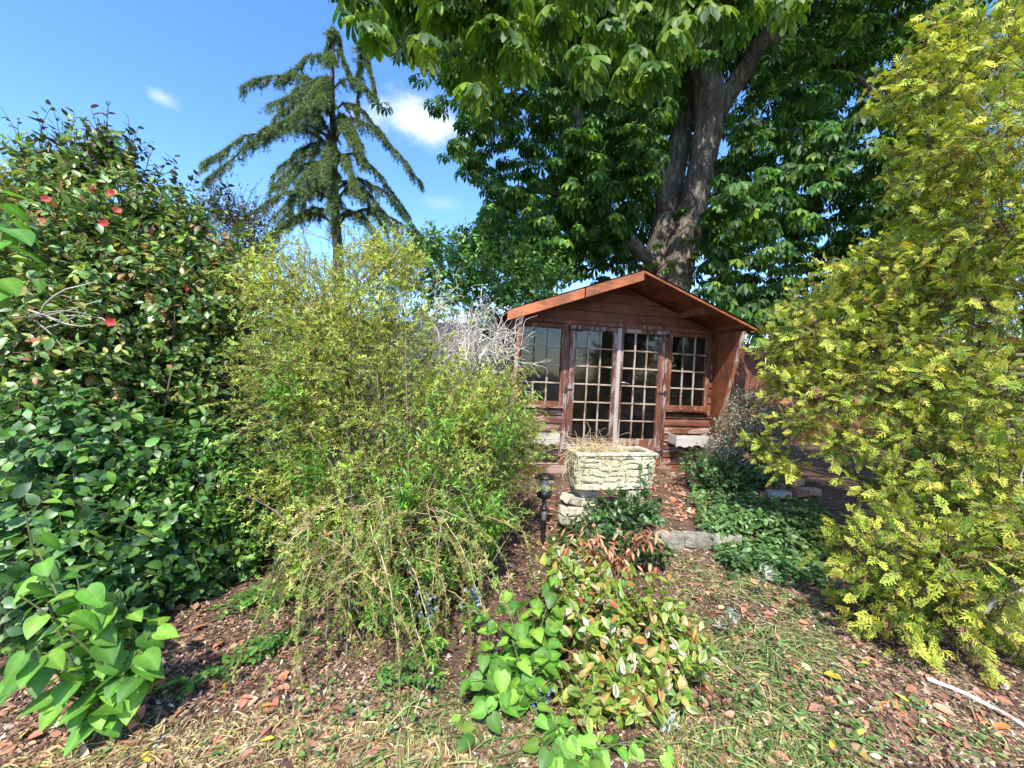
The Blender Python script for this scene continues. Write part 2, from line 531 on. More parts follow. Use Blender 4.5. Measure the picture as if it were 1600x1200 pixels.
def stone_mat(name, c1, c2, c3, scale=8., bump=.5):
    m, t, b = mat_base(name)
    tc_ = N_(t, 'ShaderNodeTexCoord'); oi = N_(t, 'ShaderNodeObjectInfo')
    off = N_(t, 'ShaderNodeVectorMath', operation='ADD')
    t.links.new(tc_.outputs['Object'], off.inputs[0]); t.links.new(oi.outputs['Random'], off.inputs[1])
    n = N_(t, 'ShaderNodeTexNoise', Scale=scale, Detail=9.0, Roughness=.7)
    t.links.new(off.outputs['Vector'], n.inputs['Vector'])
    r1 = N_(t, 'ShaderNodeValToRGB'); e = r1.color_ramp.elements
    e[0].position = .32; e[0].color = (*c1, 1); e[1].position = .52; e[1].color = (*c2, 1)
    k = e.new(.7); k.color = (*c3, 1)
    t.links.new(n.outputs['Fac'], r1.inputs['Fac']); t.links.new(r1.outputs['Color'], b.inputs['Base Color'])
    b.inputs['Roughness'].default_value = .9
    n2 = N_(t, 'ShaderNodeTexNoise', Scale=scale * 6, Detail=5.0)
    t.links.new(off.outputs['Vector'], n2.inputs['Vector'])
    bp = N_(t, 'ShaderNodeBump', Strength=bump, Distance=.01)
    t.links.new(n2.outputs['Fac'], bp.inputs['Height']); t.links.new(bp.outputs['Normal'], b.inputs['Normal'])
    return m

def plain_mat(name, col, rough=.5, metal=0.0):
    m, t, b = mat_base(name)
    tc_ = N_(t, 'ShaderNodeTexCoord')
    n = N_(t, 'ShaderNodeTexNoise', Scale=30.0, Detail=5.0)
    t.links.new(tc_.outputs['Object'], n.inputs['Vector'])
    mr = N_(t, 'ShaderNodeMapRange'); mr.inputs['To Min'].default_value = .65; mr.inputs['To Max'].default_value = 1.3
    t.links.new(n.outputs['Fac'], mr.inputs['Value'])
    mu = N_(t, 'ShaderNodeMixRGB', blend_type='MULTIPLY', Fac=1.0)
    mu.inputs['Color1'].default_value = (*col, 1)
    t.links.new(mr.outputs['Result'], mu.inputs['Color2']); t.links.new(mu.outputs['Color'], b.inputs['Base Color'])
    b.inputs['Roughness'].default_value = rough; b.inputs['Metallic'].default_value = metal
    return m

def glass_mat():
    m, t, b = mat_base('window_glass')
    t.nodes.remove(b)
    tr = N_(t, 'ShaderNodeBsdfTransparent'); tr.inputs['Color'].default_value = (.72, .76, .76, 1)
    gl = N_(t, 'ShaderNodeBsdfGlossy', Roughness=.03); gl.inputs['Color'].default_value = (.8, .82, .85, 1)
    fr = N_(t, 'ShaderNodeFresnel', IOR=1.5)
    tc_ = N_(t, 'ShaderNodeTexCoord'); n = N_(t, 'ShaderNodeTexNoise', Scale=5.0, Detail=2.0)
    t.links.new(tc_.outputs['Object'], n.inputs['Vector'])
    bp = N_(t, 'ShaderNodeBump', Strength=.12, Distance=.01)
    t.links.new(n.outputs['Fac'], bp.inputs['Height']); t.links.new(bp.outputs['Normal'], gl.inputs['Normal'])
    # dust film
    df = N_(t, 'ShaderNodeBsdfDiffuse'); df.inputs['Color'].default_value = (.32, .3, .26, 1)
    dn = N_(t, 'ShaderNodeTexNoise', Scale=9.0, Detail=8.0, Roughness=.7)
    t.links.new(tc_.outputs['Object'], dn.inputs['Vector'])
    dr = N_(t, 'ShaderNodeMapRange'); dr.inputs['From Min'].default_value = .35; dr.inputs['From Max'].default_value = .8
    dr.inputs['To Min'].default_value = .0; dr.inputs['To Max'].default_value = .035
    t.links.new(dn.outputs['Fac'], dr.inputs['Value'])
    m1 = N_(t, 'ShaderNodeMixShader'); m2 = N_(t, 'ShaderNodeMixShader')
    t.links.new(fr.outputs['Fac'], m1.inputs['Fac']); t.links.new(tr.outputs[0], m1.inputs[1]); t.links.new(gl.outputs[0], m1.inputs[2])
    t.links.new(dr.outputs['Result'], m2.inputs['Fac']); t.links.new(m1.outputs[0], m2.inputs[1]); t.links.new(df.outputs[0], m2.inputs[2])
    t.links.new(m2.outputs[0], t.nodes['Material Output'].inputs['Surface'])
    return m

# ------------------------------------------------------------------ ground
def ground_mat():
    m, t, b = mat_base('soil')
    g = N_(t, 'ShaderNodeNewGeometry')
    n = N_(t, 'ShaderNodeTexNoise', Scale=1.7, Detail=10.0, Roughness=.65)
    n2 = N_(t, 'ShaderNodeTexNoise', Scale=45.0, Detail=6.0, Roughness=.7)
    t.links.new(g.outputs['Position'], n.inputs['Vector']); t.links.new(g.outputs['Position'], n2.inputs['Vector'])
    r1 = N_(t, 'ShaderNodeValToRGB'); e = r1.color_ramp.elements
    e[0].position = .35; e[0].color = (.055, .035, .022, 1); e[1].position = .65; e[1].color = (.17, .11, .075, 1)
    t.links.new(n.outputs['Fac'], r1.inputs['Fac'])
    r2 = N_(t, 'ShaderNodeValToRGB'); e = r2.color_ramp.elements
    e[0].position = .35; e[0].color = (.45, .42, .4, 1); e[1].position = .7; e[1].color = (1.5, 1.35, 1.2, 1)
    t.links.new(n2.outputs['Fac'], r2.inputs['Fac'])
    mu = N_(t, 'ShaderNodeMixRGB', blend_type='MULTIPLY', Fac=1.0)
    t.links.new(r1.outputs['Color'], mu.inputs['Color1']); t.links.new(r2.outputs['Color'], mu.inputs['Color2'])
    t.links.new(mu.outputs['Color'], b.inputs['Base Color'])
    b.inputs['Roughness'].default_value = .95
    bp = N_(t, 'ShaderNodeBump', Strength=.8, Distance=.02)
    t.links.new(n2.outputs['Fac'], bp.inputs['Height']); t.links.new(bp.outputs['Normal'], b.inputs['Normal'])
    return m

def axis_vals(lo, hi, st, far):
    a = list(np.arange(lo, hi, st)); s = st; x = lo; left = []
    while x > -far:
        s *= 1.5; x -= s; left.append(x)
    s = st; x = a[-1]; right = []
    while x < far:
        s *= 1.5; x += s; right.append(x)
    return np.array(left[::-1] + a + right)
gx = axis_vals(-4, 5, .1, 300); gy = axis_vals(.6, 6.5, .045, 300)
XX, YY = np.meshgrid(gx, gy)
gv = np.stack([XX, YY, gz(XX, YY)], -1).reshape(-1, 3)
nx, ny = len(gx), len(gy)
ii = (np.arange(ny - 1)[:, None] * nx + np.arange(nx - 1)[None]).ravel()
gf = np.concatenate([np.stack([ii, ii + 1, ii + nx + 1], 1), np.stack([ii, ii + nx + 1, ii + nx], 1)])
s_ = Soup(); s_.add(gv, gf, (.1, .07, .05))
tag(s_.obj('ground', ground_mat()), kind='structure')

# ------------------------------------------------------------------ summerhouse
SHED = Matrix.Translation((1.235, 5.005, .222)) @ Matrix.Rotation(.20, 4, 'Z') @ Matrix.Rotation(R(1.3), 4, 'Y')
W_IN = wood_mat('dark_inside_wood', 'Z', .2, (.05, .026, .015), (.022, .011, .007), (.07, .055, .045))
W_H = wood_mat('stained_board', 'X', .34, (.21, .066, .028))
W_HW = wood_mat('flaking_board', 'X', .5, grey=(.36, .25, .21))
W_G = wood_mat('gable_board', 'X', .1, (.20, .062, .026), (.075, .026, .014))
W_V = wood_mat('stained_post', 'Z', .36, (.26, .078, .029))
W_VW = wood_mat('weathered_stile', 'Z', .5, (.19, .066, .032), (.08, .03, .018), grey=(.33, .26, .25))
W_WING = wood_mat('wing_board', 'Z', .16, (.34, .10, .032), (.15, .045, .018))
W_BARGE = wood_mat('barge_board_wood', 'X', .2, (.44, .135, .045), (.24, .068, .026))
W_BAR = wood_mat('glazing_bar_wood', 'X', .6, (.26, .13, .07), (.14, .07, .04), (.42, .34, .27))
W_BARV = wood_mat('glazing_bar_wood_upright', 'Z', .6, (.26, .13, .07), (.14, .07, .04), (.42, .34, .27))
W_Y = wood_mat('soffit_board', 'Y', .1, (.30, .095, .036), (.13, .042, .019))
W_BOX = wood_mat('bleached_box_wood', 'X', 1.0, (.34, .26, .21), (.2, .15, .12), (.50, .45, .41))
W_EDGE = wood_mat('wing_edge_wood', 'Z', .55, (.42, .13, .045), (.22, .07, .03), (.55, .45, .38))
W_STILE = wood_mat('bare_grey_stile', 'Z', .9, (.2, .08, .05), (.09, .04, .03), grey=(.40, .35, .33))
W_ORANGE = wood_mat('new_orange_plank', 'X', .05, (.5, .13, .03), (.3, .08, .02))
FELT = stone_mat('roof_felt', (.02, .02, .02), (.04, .038, .036), (.08, .085, .06), 12.)
IRON = plain_mat('rusty_iron', (.05, .035, .03), .7, .3)
STEEL = plain_mat('dull_steel', (.55, .55, .53), .35, .9)
GLASS = glass_mat()

shed = empty('summerhouse', (0, 0, 0), 'weathered red-brown timber summerhouse with glazed double doors under a gabled roof', 'summerhouse')
shed.matrix_world = SHED

def box_mesh(name, x0, x1, y0, y1, z0, z1, mat, bev=.003, jit=0.0):
    bm = bmesh.new()
    bmesh.ops.create_cube(bm, size=1.0)
    for v in bm.verts:
        v.co.x = x0 if v.co.x < 0 else x1
        v.co.y = y0 if v.co.y < 0 else y1
        v.co.z = z0 if v.co.z < 0 else z1
        if jit: v.co += Vector((random.uniform(-jit, jit), random.uniform(-jit, jit), random.uniform(-jit, jit)))
    if bev: bmesh.ops.bevel(bm, geom=bm.edges[:], offset=bev, segments=1, affect='EDGES')
    me = bpy.data.meshes.new(name); bm.to_mesh(me); bm.free(); me.materials.append(mat)
    return me

def box(name, parent, mat, x0, x1, y0, y1, z0, z1, bev=.003, jit=0.0):
    return link(name, box_mesh(name, x0, x1, y0, y1, z0, z1, mat, bev, jit), parent)

def rough_block(name, lx, ly, lz, mat, amp=.008, seed=None, cuts=5):
    bm = bmesh.new()
    bmesh.ops.create_cube(bm, size=1.0)
    bmesh.ops.subdivide_edges(bm, edges=bm.edges[:], cuts=cuts, use_grid_fill=True)
    seed = seed if seed is not None else random.random() * 50
    co = np.array([v.co[:] for v in bm.verts])
    co = np.sign(co) * np.minimum(np.abs(co), .5)
    r_ = np.abs(co * 2) ** 6; k = (1 / np.maximum(r_.sum(1), 1) ** (1 / 14))[:, None]
    p = co * k * [lx, ly, lz]
    d = np.stack([vnoise(p * 16 + seed + 7 * j, 70 + j) + .6 * vnoise(p * 40 + seed, 75 + j) for j in range(3)], -1)
    p = p + d * amp
    for v, c in zip(bm.verts, p): v.co = c
    me = bpy.data.meshes.new(name); bm.to_mesh(me); bm.free(); me.materials.append(mat)
    return me

def poly_prism(name, parent, mat, pts, axis, a0, a1, bev=0.002):
    """extrude polygon pts (2-D) along axis ('X': pts are (y,z); 'Y': pts are (x,z))"""
    bm = bmesh.new()
    mk = (lambda p, a: (a, p[0], p[1])) if axis == 'X' else (lambda p, a: (p[0], a, p[1]))
    A = [bm.verts.new(mk(p, a0)) for p in pts]; B = [bm.verts.new(mk(p, a1)) for p in pts]
    bm.faces.new(A); bm.faces.new(B[::-1])
    for i in range(len(pts)):
        j = (i + 1) % len(pts); bm.faces.new([A[j], A[i], B[i], B[j]])
    bmesh.ops.recalc_face_normals(bm, faces=bm.faces[:])
    if bev: bmesh.ops.bevel(bm, geom=bm.edges[:], offset=bev, segments=1, affect='EDGES')
    me = bpy.data.meshes.new(name); bm.to_mesh(me); bm.free(); me.materials.append(mat)
    return link(name, me, parent)

HW, DP, RIDGE, SL = 1.33, 2.1, 2.29, .366
def roofz(x): return RIDGE - SL * abs(x)
# floor and inside
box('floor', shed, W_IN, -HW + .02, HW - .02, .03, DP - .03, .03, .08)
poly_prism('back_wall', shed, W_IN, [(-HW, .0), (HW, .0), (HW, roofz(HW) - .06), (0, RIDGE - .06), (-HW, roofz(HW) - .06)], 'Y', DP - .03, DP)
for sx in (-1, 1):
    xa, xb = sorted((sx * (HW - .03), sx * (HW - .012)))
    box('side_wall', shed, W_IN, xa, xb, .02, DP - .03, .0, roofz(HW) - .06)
    for k in range(17):
        z = .03 + k * .1
        xo = sx * (HW - .010)
        poly = [(xo, z), (xo + sx * .018, z), (xo + sx * .006, z + .1), (xo, z + .1)]
        poly_prism('board', shed, W_H, poly, 'Y', .0, DP, .0)
# lap boards below the windows, both sides
def lap(x0, x1, z, mat, h=.1):
    y0 = -.002
    return poly_prism('board', shed, mat, [(y0, z), (y0 - .028, z + .006), (y0 - .024, z + .055), (y0 - .010, z + h - .018), (y0 - .008, z + h), (y0, z + h)], 'X', x0, x1, .0015)
for sx in (-1, 1):
    for k in range(7):
        a, b_ = sorted((sx * .675, sx * HW))
        lap(a, b_, .05 + k * .098, W_HW if (k < 5 or sx < 0) else W_H, .1)
# narrow lap stubs beside the window
for sx in (-1, 1):
    for k in range(10):
        a, b_ = sorted((sx * 1.268, sx * HW))
        lap(a, b_, .74 + k * .1, W_V, .1)
# gable boards
zb = 1.775; k = 0
while zb < 2.19:
    zt = zb + .118
    xb = (RIDGE - .05 - zb) / SL; xt = max((RIDGE - .05 - zt) / SL, .01)
    xb = min(xb, HW); xt = min(xt, HW)
    poly_prism('board', shed, W_G, [(-xb, zb + .003), (xb, zb + .003), (xt, zt), (-xt, zt)], 'Y', -.028 + .002 * (k % 2), -.008, .003)
    zb = zt; k += 1
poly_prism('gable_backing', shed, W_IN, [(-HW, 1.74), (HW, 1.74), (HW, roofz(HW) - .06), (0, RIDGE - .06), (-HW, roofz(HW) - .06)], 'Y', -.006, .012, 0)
# header, sill, posts
box('header', shed, W_V, -HW, HW, -.045, .03, 1.722, 1.775)
box('sill', shed, W_HW, -HW - .02, HW + .02, -.06, .03, -.05, .048)
for x in (-1, 1):
    a, b_ = sorted((x * .625, x * .674)); box('door_post', shed, W_VW, a, b_, -.05, .03, .048, 1.722)
def glazed(name, x0, x1, z0, z1, gx0, gx1, gz0, gz1, nc, nr, mats, y=-.03):
    """frame of four rails with panes and glazing bars"""
    bm = bmesh.new()
    def add(a0, a1, c0, c1):
        r = bmesh.ops.create_cube(bm, size=1.0)
        for v in r['verts']:
            v.co = Vector((a0 if v.co.x < 0 else a1, y - .022 if v.co.y < 0 else y + .022, c0 if v.co.z < 0 else c1))
        bmesh.ops.bevel(bm, geom=list({e for v in r['verts'] for e in v.link_edges}), offset=.004, segments=1, affect='EDGES')
    add(x0, gx0, z0, z1); add(gx1, x1, z0, z1)
    add(gx0 - .001, gx1 + .001, gz1, z1 - .001); add(gx0 - .001, gx1 + .001, z0 + .001, gz0)
    me = bpy.data.meshes.new(name); bm.to_mesh(me); bm.free(); me.materials.append(mats)
    fr = link(name, me, shed)
    cw = (gx1 - gx0) / nc; rh = (gz1 - gz0) / nr; bw = .0095
    for i in range(1, nc):
        box('glazing_bar', fr, W_BARV, gx0 + i * cw - bw, gx0 + i * cw + bw, y - .014, y + .012, gz0, gz1, .003)
    for j in range(1, nr):
        box('glazing_bar', fr, W_BAR, gx0, gx1, y - .0165, y + .010, gz0 + j * rh - bw, gz0 + j * rh + bw, .003)
    for i in range(nc):
        for j in range(nr):
            t1 = random.uniform(-.0025, .0025)
            o = box('pane', fr, GLASS, gx0 + i * cw + bw - .003, gx0 + (i + 1) * cw - bw + .003, y + .001, y + .004, gz0 + j * rh + bw - .003, gz0 + (j + 1) * rh - bw + .003, 0)
            for v in o.data.vertices:
                v.co.y += t1 * (1 if v.co.x > gx0 + (i + .5) * cw else -1) + random.uniform(-.0008, .0008)
    return fr
ZG0, ZG1 = .376, 1.664
dl = glazed('door', -.62, -.002, .13, 1.718, -.54, -.068, ZG0, ZG1, 3, 6, W_VW)
dr = glazed('door', .002, .62, .13, 1.718, .068, .54, ZG0, ZG1, 3, 6, W_VW)
wr = glazed('window', .678, 1.262, .745, 1.718, .722, 1.205, .805, ZG1, 3, 4, W_V)
wl = glazed('window', -1.262, -.678, .745, 1.718, -1.205, -.722, .805, ZG1, 3, 4, W_V)
for wn in (wr, wl):
    x0, x1 = ((.67, 1.27) if wn is wr else (-1.27, -.67))
    box('window_sill', wn, W_HW, x0, x1, -.085, -.053, .725, .755)
box('meeting_strip', dr, W_STILE, -.022, .03, -.068, -.053, .12, 1.712, .005)
for d_, sx in ((dl, -1), (dr, 1)):
    for zz in (1.66, .95, .22):
        a, b_ = sorted((sx * .66, sx * (.46 if zz != .95 else .56)))
        box('hinge', d_, IRON, a, b_, -.060, -.0535, zz - .012, zz + .012, .002)
        a, b_ = sorted((sx * .66, sx * .635))
        box('hinge', d_, IRON, a, b_, -.068, -.0505, zz - .035, zz + .035, .004)
box('lock_plate', dr, IRON, .035, .06, -.060, -.053, .96, 1.1, .002)
hs = Soup()
tubes(hs, np.array([[(.047, -.055, 1.06), (.047, -.085, 1.06), (.052, -.095, 1.06), (.08, -.098, 1.062), (.13, -.096, 1.05), (.15, -.09, 1.04)]]), np.array([.008, .008, .008, .008, .007, .006]), 8, (.6, .6, .6))
link('handle', hs.mesh('handle', STEEL), dr)
box('bottom_plank', shed, W_ORANGE, .28, .615, -.072, -.053, .055, .125, .003)
box('bottom_rail', shed, W_HW, -.62, .62, -.045, .02, .05, .126, .003)
# wings: upright boards between wall and roof, raked front edge
def wing(sx):
    x = sx * (HW + .004)
    edge = lambda z: -.52 + (1.72 - z) * .29 if z > .75 else -.24 + (.75 - z) * .40   # y of the front edge
    n = 4
    ys = np.linspace(-.02, -.52, n + 1)
    for i in range(n):
        ya, yb = ys[i], ys[i + 1]
        # lowest z where the board still lies inside the raked edge
        def zlow(y):
            zz = np.linspace(.3, 1.7, 200)
            ok = np.array([edge(q) <= y for q in zz])
            return zz[ok][0] if ok.any() else 1.7
        pts = [(ya - .001, roofz(HW) - .075), (ya - .001, max(zlow(ya), .26)), (yb + .001, zlow(yb)), (yb + .001, roofz(HW) - .075)]
        a, b_ = sorted((x, x - sx * .018))
        poly_prism('board', shed, W_WING, pts, 'X', a, b_, .002)
    # raked cover strip
    zs = [1.715, .76, .3]
    pts = [(edge(1.715) - .022, 1.715), (edge(.76) - .022, .76), (edge(.3) - .022, .3), (edge(.3) + .012, .3), (edge(.76) + .012, .76), (edge(1.715) + .012, 1.715)]
    a, b_ = sorted((x + sx * .012, x - sx * .030))
    poly_prism('edge_strip', shed, W_EDGE, pts, 'X', a, b_, .003)
wing(1); wing(-1)
# roof
OV, BK, HALF = -.56, DP + .12, 1.47
for sx in (-1, 1):
    n = 15
    for i in range(n):
        xa = HALF * i / n + .002; xb = HALF * (i + 1) / n - .002
        q = [(sx * xa, roofz(xa) - .024), (sx * xb, roofz(xb) - .024), (sx * xb, roofz(xb) - .008), (sx * xa, roofz(xa) - .008)]
        poly_prism('soffit_board', shed, W_Y, q, 'Y', OV + random.uniform(0, .012), BK, .002)
    fs = Soup(); nu, nv = 16, 22
    for lay in (0, 1):
        u, v = np.meshgrid(np.linspace(0, 1, nu), np.linspace(0, 1, nv))
        x_ = u * (HALF + .045 + .012 * np.abs(vnoise(np.stack([v * 9, u * 0 + sx, u * 0], -1), 81))); y_ = (OV - .03) + v * (BK - OV + .06)
        z_ = RIDGE - SL * x_ + .004 + .006 * vnoise(np.stack([x_ * 4, y_ * 4, u * 0], -1), 82)
        z_ = np.maximum(z_, RIDGE - SL * x_ + .001)
        z_ = z_ - sstep(HALF - .02, HALF + .05, x_) * (.012 + .025 * np.abs(vnoise(np.stack([y_ * 5, u * 0 + sx, u * 0], -1), 83))) - lay * .004
        ii_ = (np.arange(nv - 1)[:, None] * nu + np.arange(nu - 1)[None]).ravel()
        fs.add(np.stack([sx * x_, y_, z_], -1).reshape(-1, 3), np.concatenate([np.stack([ii_, ii_ + 1, ii_ + nu + 1], 1), np.stack([ii_, ii_ + nu + 1, ii_ + nu], 1)]), (.05, .05, .05))
    link('roof_felt', fs.mesh('roof_felt', FELT), shed)
    for px_ in (.82,):
        xa = px_ - .022; xb = px_ + .022
        q = [(sx * xa, roofz(xa) - .026), (sx * xb, roofz(xb) - .026), (sx * xb, roofz(px_) - .10), (sx * xa, roofz(px_) - .10)]
        poly_prism('purlin', shed, W_Y, q, 'Y', -.46, DP, .003)
# barge board: left slope in two lengths with an open joint
for xa, xb in ((-.0, -.655), (-.668, -1.48)):
    q = [(xa, roofz(xa) - .0), (xb, roofz(xb) - .0), (xb, roofz(xb) - .115), (xa, roofz(xa) - .115)]
    poly_prism('barge_board', shed, W_BARGE, q, 'Y', OV - .022, OV - .002, .004)
q = [(.002, RIDGE - .004), (1.46, roofz(1.46) - .004), (1.46, roofz(1.46) - .036), (.002, RIDGE - .036)]
poly_prism('barge_board', shed, W_BARGE, q, 'Y', OV - .02, OV - .002, .003)
# window boxes
for sx in (-1, 1):
    x0, x1 = (.74, 1.24) if sx > 0 else (-1.24, -.74)
    fbox = box('window_box', shed, W_HW, x0, x1, -.19, -.032, .325, .335, .002)
    def ragged(name, xa, xb, ya, yb, za, zt):
        bm = bmesh.new(); n = 14
        top = []
        for i in range(n + 1):
            x = xa + (xb - xa) * i / n
            zb_ = za + random.uniform(-.012, .016) + (.03 if random.random() < .12 else 0)
            top.append((x, zb_, zt + random.uniform(-.004, .004)))
        vs = [[bm.verts.new((x, y, z)) for (x, z) in ((p[0], p[1]), (p[0], p[2])) for y in (ya, yb)] for p in top]
        for i in range(n):
            a, b2 = vs[i], vs[i + 1]
            bm.faces.new((a[0], b2[0], b2[2], a[2])); bm.faces.new((a[1], a[3], b2[3], b2[1]))
            bm.faces.new((a[2], b2[2], b2[3], a[3])); bm.faces.new((a[0], a[1], b2[1], b2[0]))
        bm.faces.new((vs[0][0], vs[0][2], vs[0][3], vs[0][1])); bm.faces.new((vs[-1][0], vs[-1][1], vs[-1][3], vs[-1][2]))
        me = bpy.data.meshes.new(name); bm.to_mesh(me); bm.free(); me.materials.append(W_BOX)
        return link(name, me, fbox)
    ragged('front_panel', x0, x1, -.21, -.191, .315, .45)
    box('end_panel', fbox, W_BOX, x0, x0 + .016, -.19, -.03, .336, .448)
    box('end_panel', fbox, W_BOX, x1 - .016, x1, -.19, -.03, .336, .448)
cb = Soup()
tubes(cb, np.array([[(-.86, -.06, .26), (-.8, -.055, .33), (-.74, -.05, .42), (-.69, -.055, .5)]]), .007, 6, (.02, .02, .02))
link('cable', cb.mesh('cable', IRON), shed)

# ------------------------------------------------------------------ fences
def fence_right():
    M1 = wood_mat('red_fence_board', 'Z', .12, (.22, .075, .035), (.10, .034, .018), (.28, .2, .16))
    f = empty('board_fence', tuple(P(1300, 640, 7.6)[:2]) + (.16,), 'red-brown upright board fence with square posts behind the golden conifer', 'fence', rz=R(10))
    me = [box_mesh('board', 0, .098, -.011, .011, 0, 1.75 + .015 * k, M1, .002) for k in range(3)]
    for i in range(76):
        o = link('board', me[i % 3], f); o.location = (-3.1 + i * .104, random.uniform(-.006, .006), 0); o.rotation_euler = (0, random.uniform(-.012, .012), 0)
    pm = box_mesh('post', -.05, .05, .012, .112, -.2, 1.96, M1, .006)
    cm = box_mesh('post_cap', -.065, .065, -.003, .127, 1.96, 2.0, M1, .008)
    for i in range(4):
        po = link('post', pm, f); po.location = (-1.25 + i * 1.85, 0, 0)
        pc = link('post_cap', cm, po)
    for z in (.25, .95, 1.6):
        box('rail', f, M1, -3.1, 4.8, .012, .05, z, z + .08)
    box('capping', f, M1, -3.1, 4.8, -.03, .05, 1.79, 1.82)
fence_right()
def fence_left():
    M1 = wood_mat('dark_grey_fence_slat', 'X', .25, (.045, .048, .055), (.022, .024, .028), (.10, .10, .11))
    f = empty('slat_fence', (-3.2, 4.75, .1), 'dark grey horizontal slat fence half hidden behind the glossy hedge', 'fence', rz=R(3))
    me = box_mesh('slat', -2.9, 2.8, -.01, .01, 0, .142, M1, .003)
    for i in range(12):
        o = link('slat', me, f); o.location = (0, random.uniform(-.003, .003), .05 + i * .15)
    pm = box_mesh('post', -.05, .05, .012, .1, -.2, 1.95, stone_mat('concrete_post', (.25, .25, .25), (.36, .36, .36), (.45, .45, .44), 10.), .006)
    for x in (-2.7, -.9, .9, 2.6):
        o = link('post', pm, f); o.location = (x, 0, 0)
fence_left()

# ------------------------------------------------------------------ stone trough, pedestals, bricks
STONE = stone_mat('cream_cast_stone', (.26, .22, .13), (.58, .51, .33), (.70, .64, .46), 14., .6)
STONE_D = stone_mat('mossy_stone', (.16, .15, .10), (.48, .44, .32), (.62, .58, .46), 11., .7)
tro_loc = P(952, 757, 3.36)
tro_z = float(tro_loc[2])
trough = empty('stone_trough', (float(tro_loc[0]), float(tro_loc[1]), tro_z), 'cream cast-stone trough with rough log-like sides, full of dead straw', 'planter', rz=.16)
def trough_body():
    Lx, Ly, Hh = .63, .27, .26
    s = Soup()
    # four rough outer faces as grids pushed out by ridges
    def face(o, ux, uz, nrm, wlen, seed):
        nu, nv = int(70 * wlen / .63) + 6, 34
        u, v = np.meshgrid(np.linspace(0, 1, nu), np.linspace(0, 1, nv))
        taper = 1 - .06 * (1 - v)
        pos = np.array(o)[None, None] + (u - .5)[..., None] * taper[..., None] * np.array(ux) * wlen + v[..., None] * np.array(uz) * Hh
        q = np.stack([u * wlen * 6 + seed, v * 3, np.zeros_like(u)], -1)
        q2 = np.stack([u * wlen * 26 + seed, v * 9 + 5, np.zeros_like(u)], -1)
        wob = vnoise(q, 5) * .85 + vnoise(q2, 6) * .34
        row = v * 5.2 + wob * .62
        fr = np.abs(row - np.round(row))                       # ridge rows
        rid = sstep(0.0, .10, fr)
        brk = np.abs(vnoise(np.stack([u * wlen * 3.5 + np.round(row + .5) * 7.3 + seed, np.round(row + .5) * 3.1, u * 0], -1), 8))
        rid = rid * (.6 + .4 * sstep(0, .05, brk))
        d = .032 * rid + .004 * vnoise(q2 * 2, 9)
        edge = np.minimum(np.minimum(u, 1 - u) * 12, 1)
        d = d * edge - .01 * (1 - v)
        inset = (1 - v) * (-.015)
        pos = pos + np.array(nrm)[None, None] * (d + inset)[..., None]
        ii = (np.arange(nv - 1)[:, None] * nu + np.arange(nu - 1)[None]).ravel()
        f = np.concatenate([np.stack([ii, ii + 1, ii + nu + 1], 1), np.stack([ii, ii + nu + 1, ii + nu], 1)])
        s.add(pos.reshape(-1, 3), f, (.6, .56, .4))
    face((0, -Ly / 2, 0), (1, 0, 0), (0, 0, 1), (0, -1, 0), Lx, 1.3)
    face((0, Ly / 2, 0), (-1, 0, 0), (0, 0, 1), (0, 1, 0), Lx, 7.3)
    face((Lx / 2, 0, 0), (0, 1, 0), (0, 0, 1), (1, 0, 0), Ly, 3.3)
    face((-Lx / 2, 0, 0), (0, -1, 0), (0, 0, 1), (-1, 0, 0), Ly, 5.3)
    o = link('body', s.mesh('body', STONE), trough)
    h2 = Hh
    for (a, b_, c, d) in ((-Lx / 2 - .022, Lx / 2 + .022, -Ly / 2 - .022, -Ly / 2 + .03), (-Lx / 2 - .022, Lx / 2 + .022, Ly / 2 - .03, Ly / 2 + .022),
                          (-Lx / 2 - .022, -Lx / 2 + .03, -Ly / 2 + .031, Ly / 2 - .031), (Lx / 2 - .03, Lx / 2 + .022, -Ly / 2 + .031, Ly / 2 - .031)):
        box('rim', trough, STONE_D, a, b_, c, d, h2, h2 + .028, .007)
    box('base', trough, STONE_D, -Lx / 2 + .03, Lx / 2 - .03, -Ly / 2 + .03, Ly / 2 - .03, -.012, .02, .004)
    box('soil', trough, ground_mat(), -Lx / 2 + .02, Lx / 2 - .02, -Ly / 2 + .02, Ly / 2 - .02, h2 - .06, h2 - .015, .004)
trough_body()
# dead straw in the trough
st = Soup()
n = 520
a = U(0, 2 * PI, n)
start = np.stack([U(-.3, .10, n), U(-.1, .1, n), np.full(n, .255)], -1)
dd = np.stack([np.cos(a), np.sin(a) * .6 - .25, U(.3, 1.6, n)], -1)
pp = grow(start, dd, U(.1, .36, n), 8, droop=U(.15, .5, n), wob=.22)
M4 = np.array(Matrix.Rotation(.16, 3, 'Z'))
pp = pp @ M4.T + np.array(trough.location)
tubes(st, pp, np.linspace(.0022, .0012, 8), 3, pick([(.62, .50, .26), (.5, .36, .18), (.7, .6, .38)], n))
straw = st.obj('dry_straw', M_DRY); tag(straw, 'tangle of bleached dead straw spilling over the stone trough', 'dead plant', kind='thing')

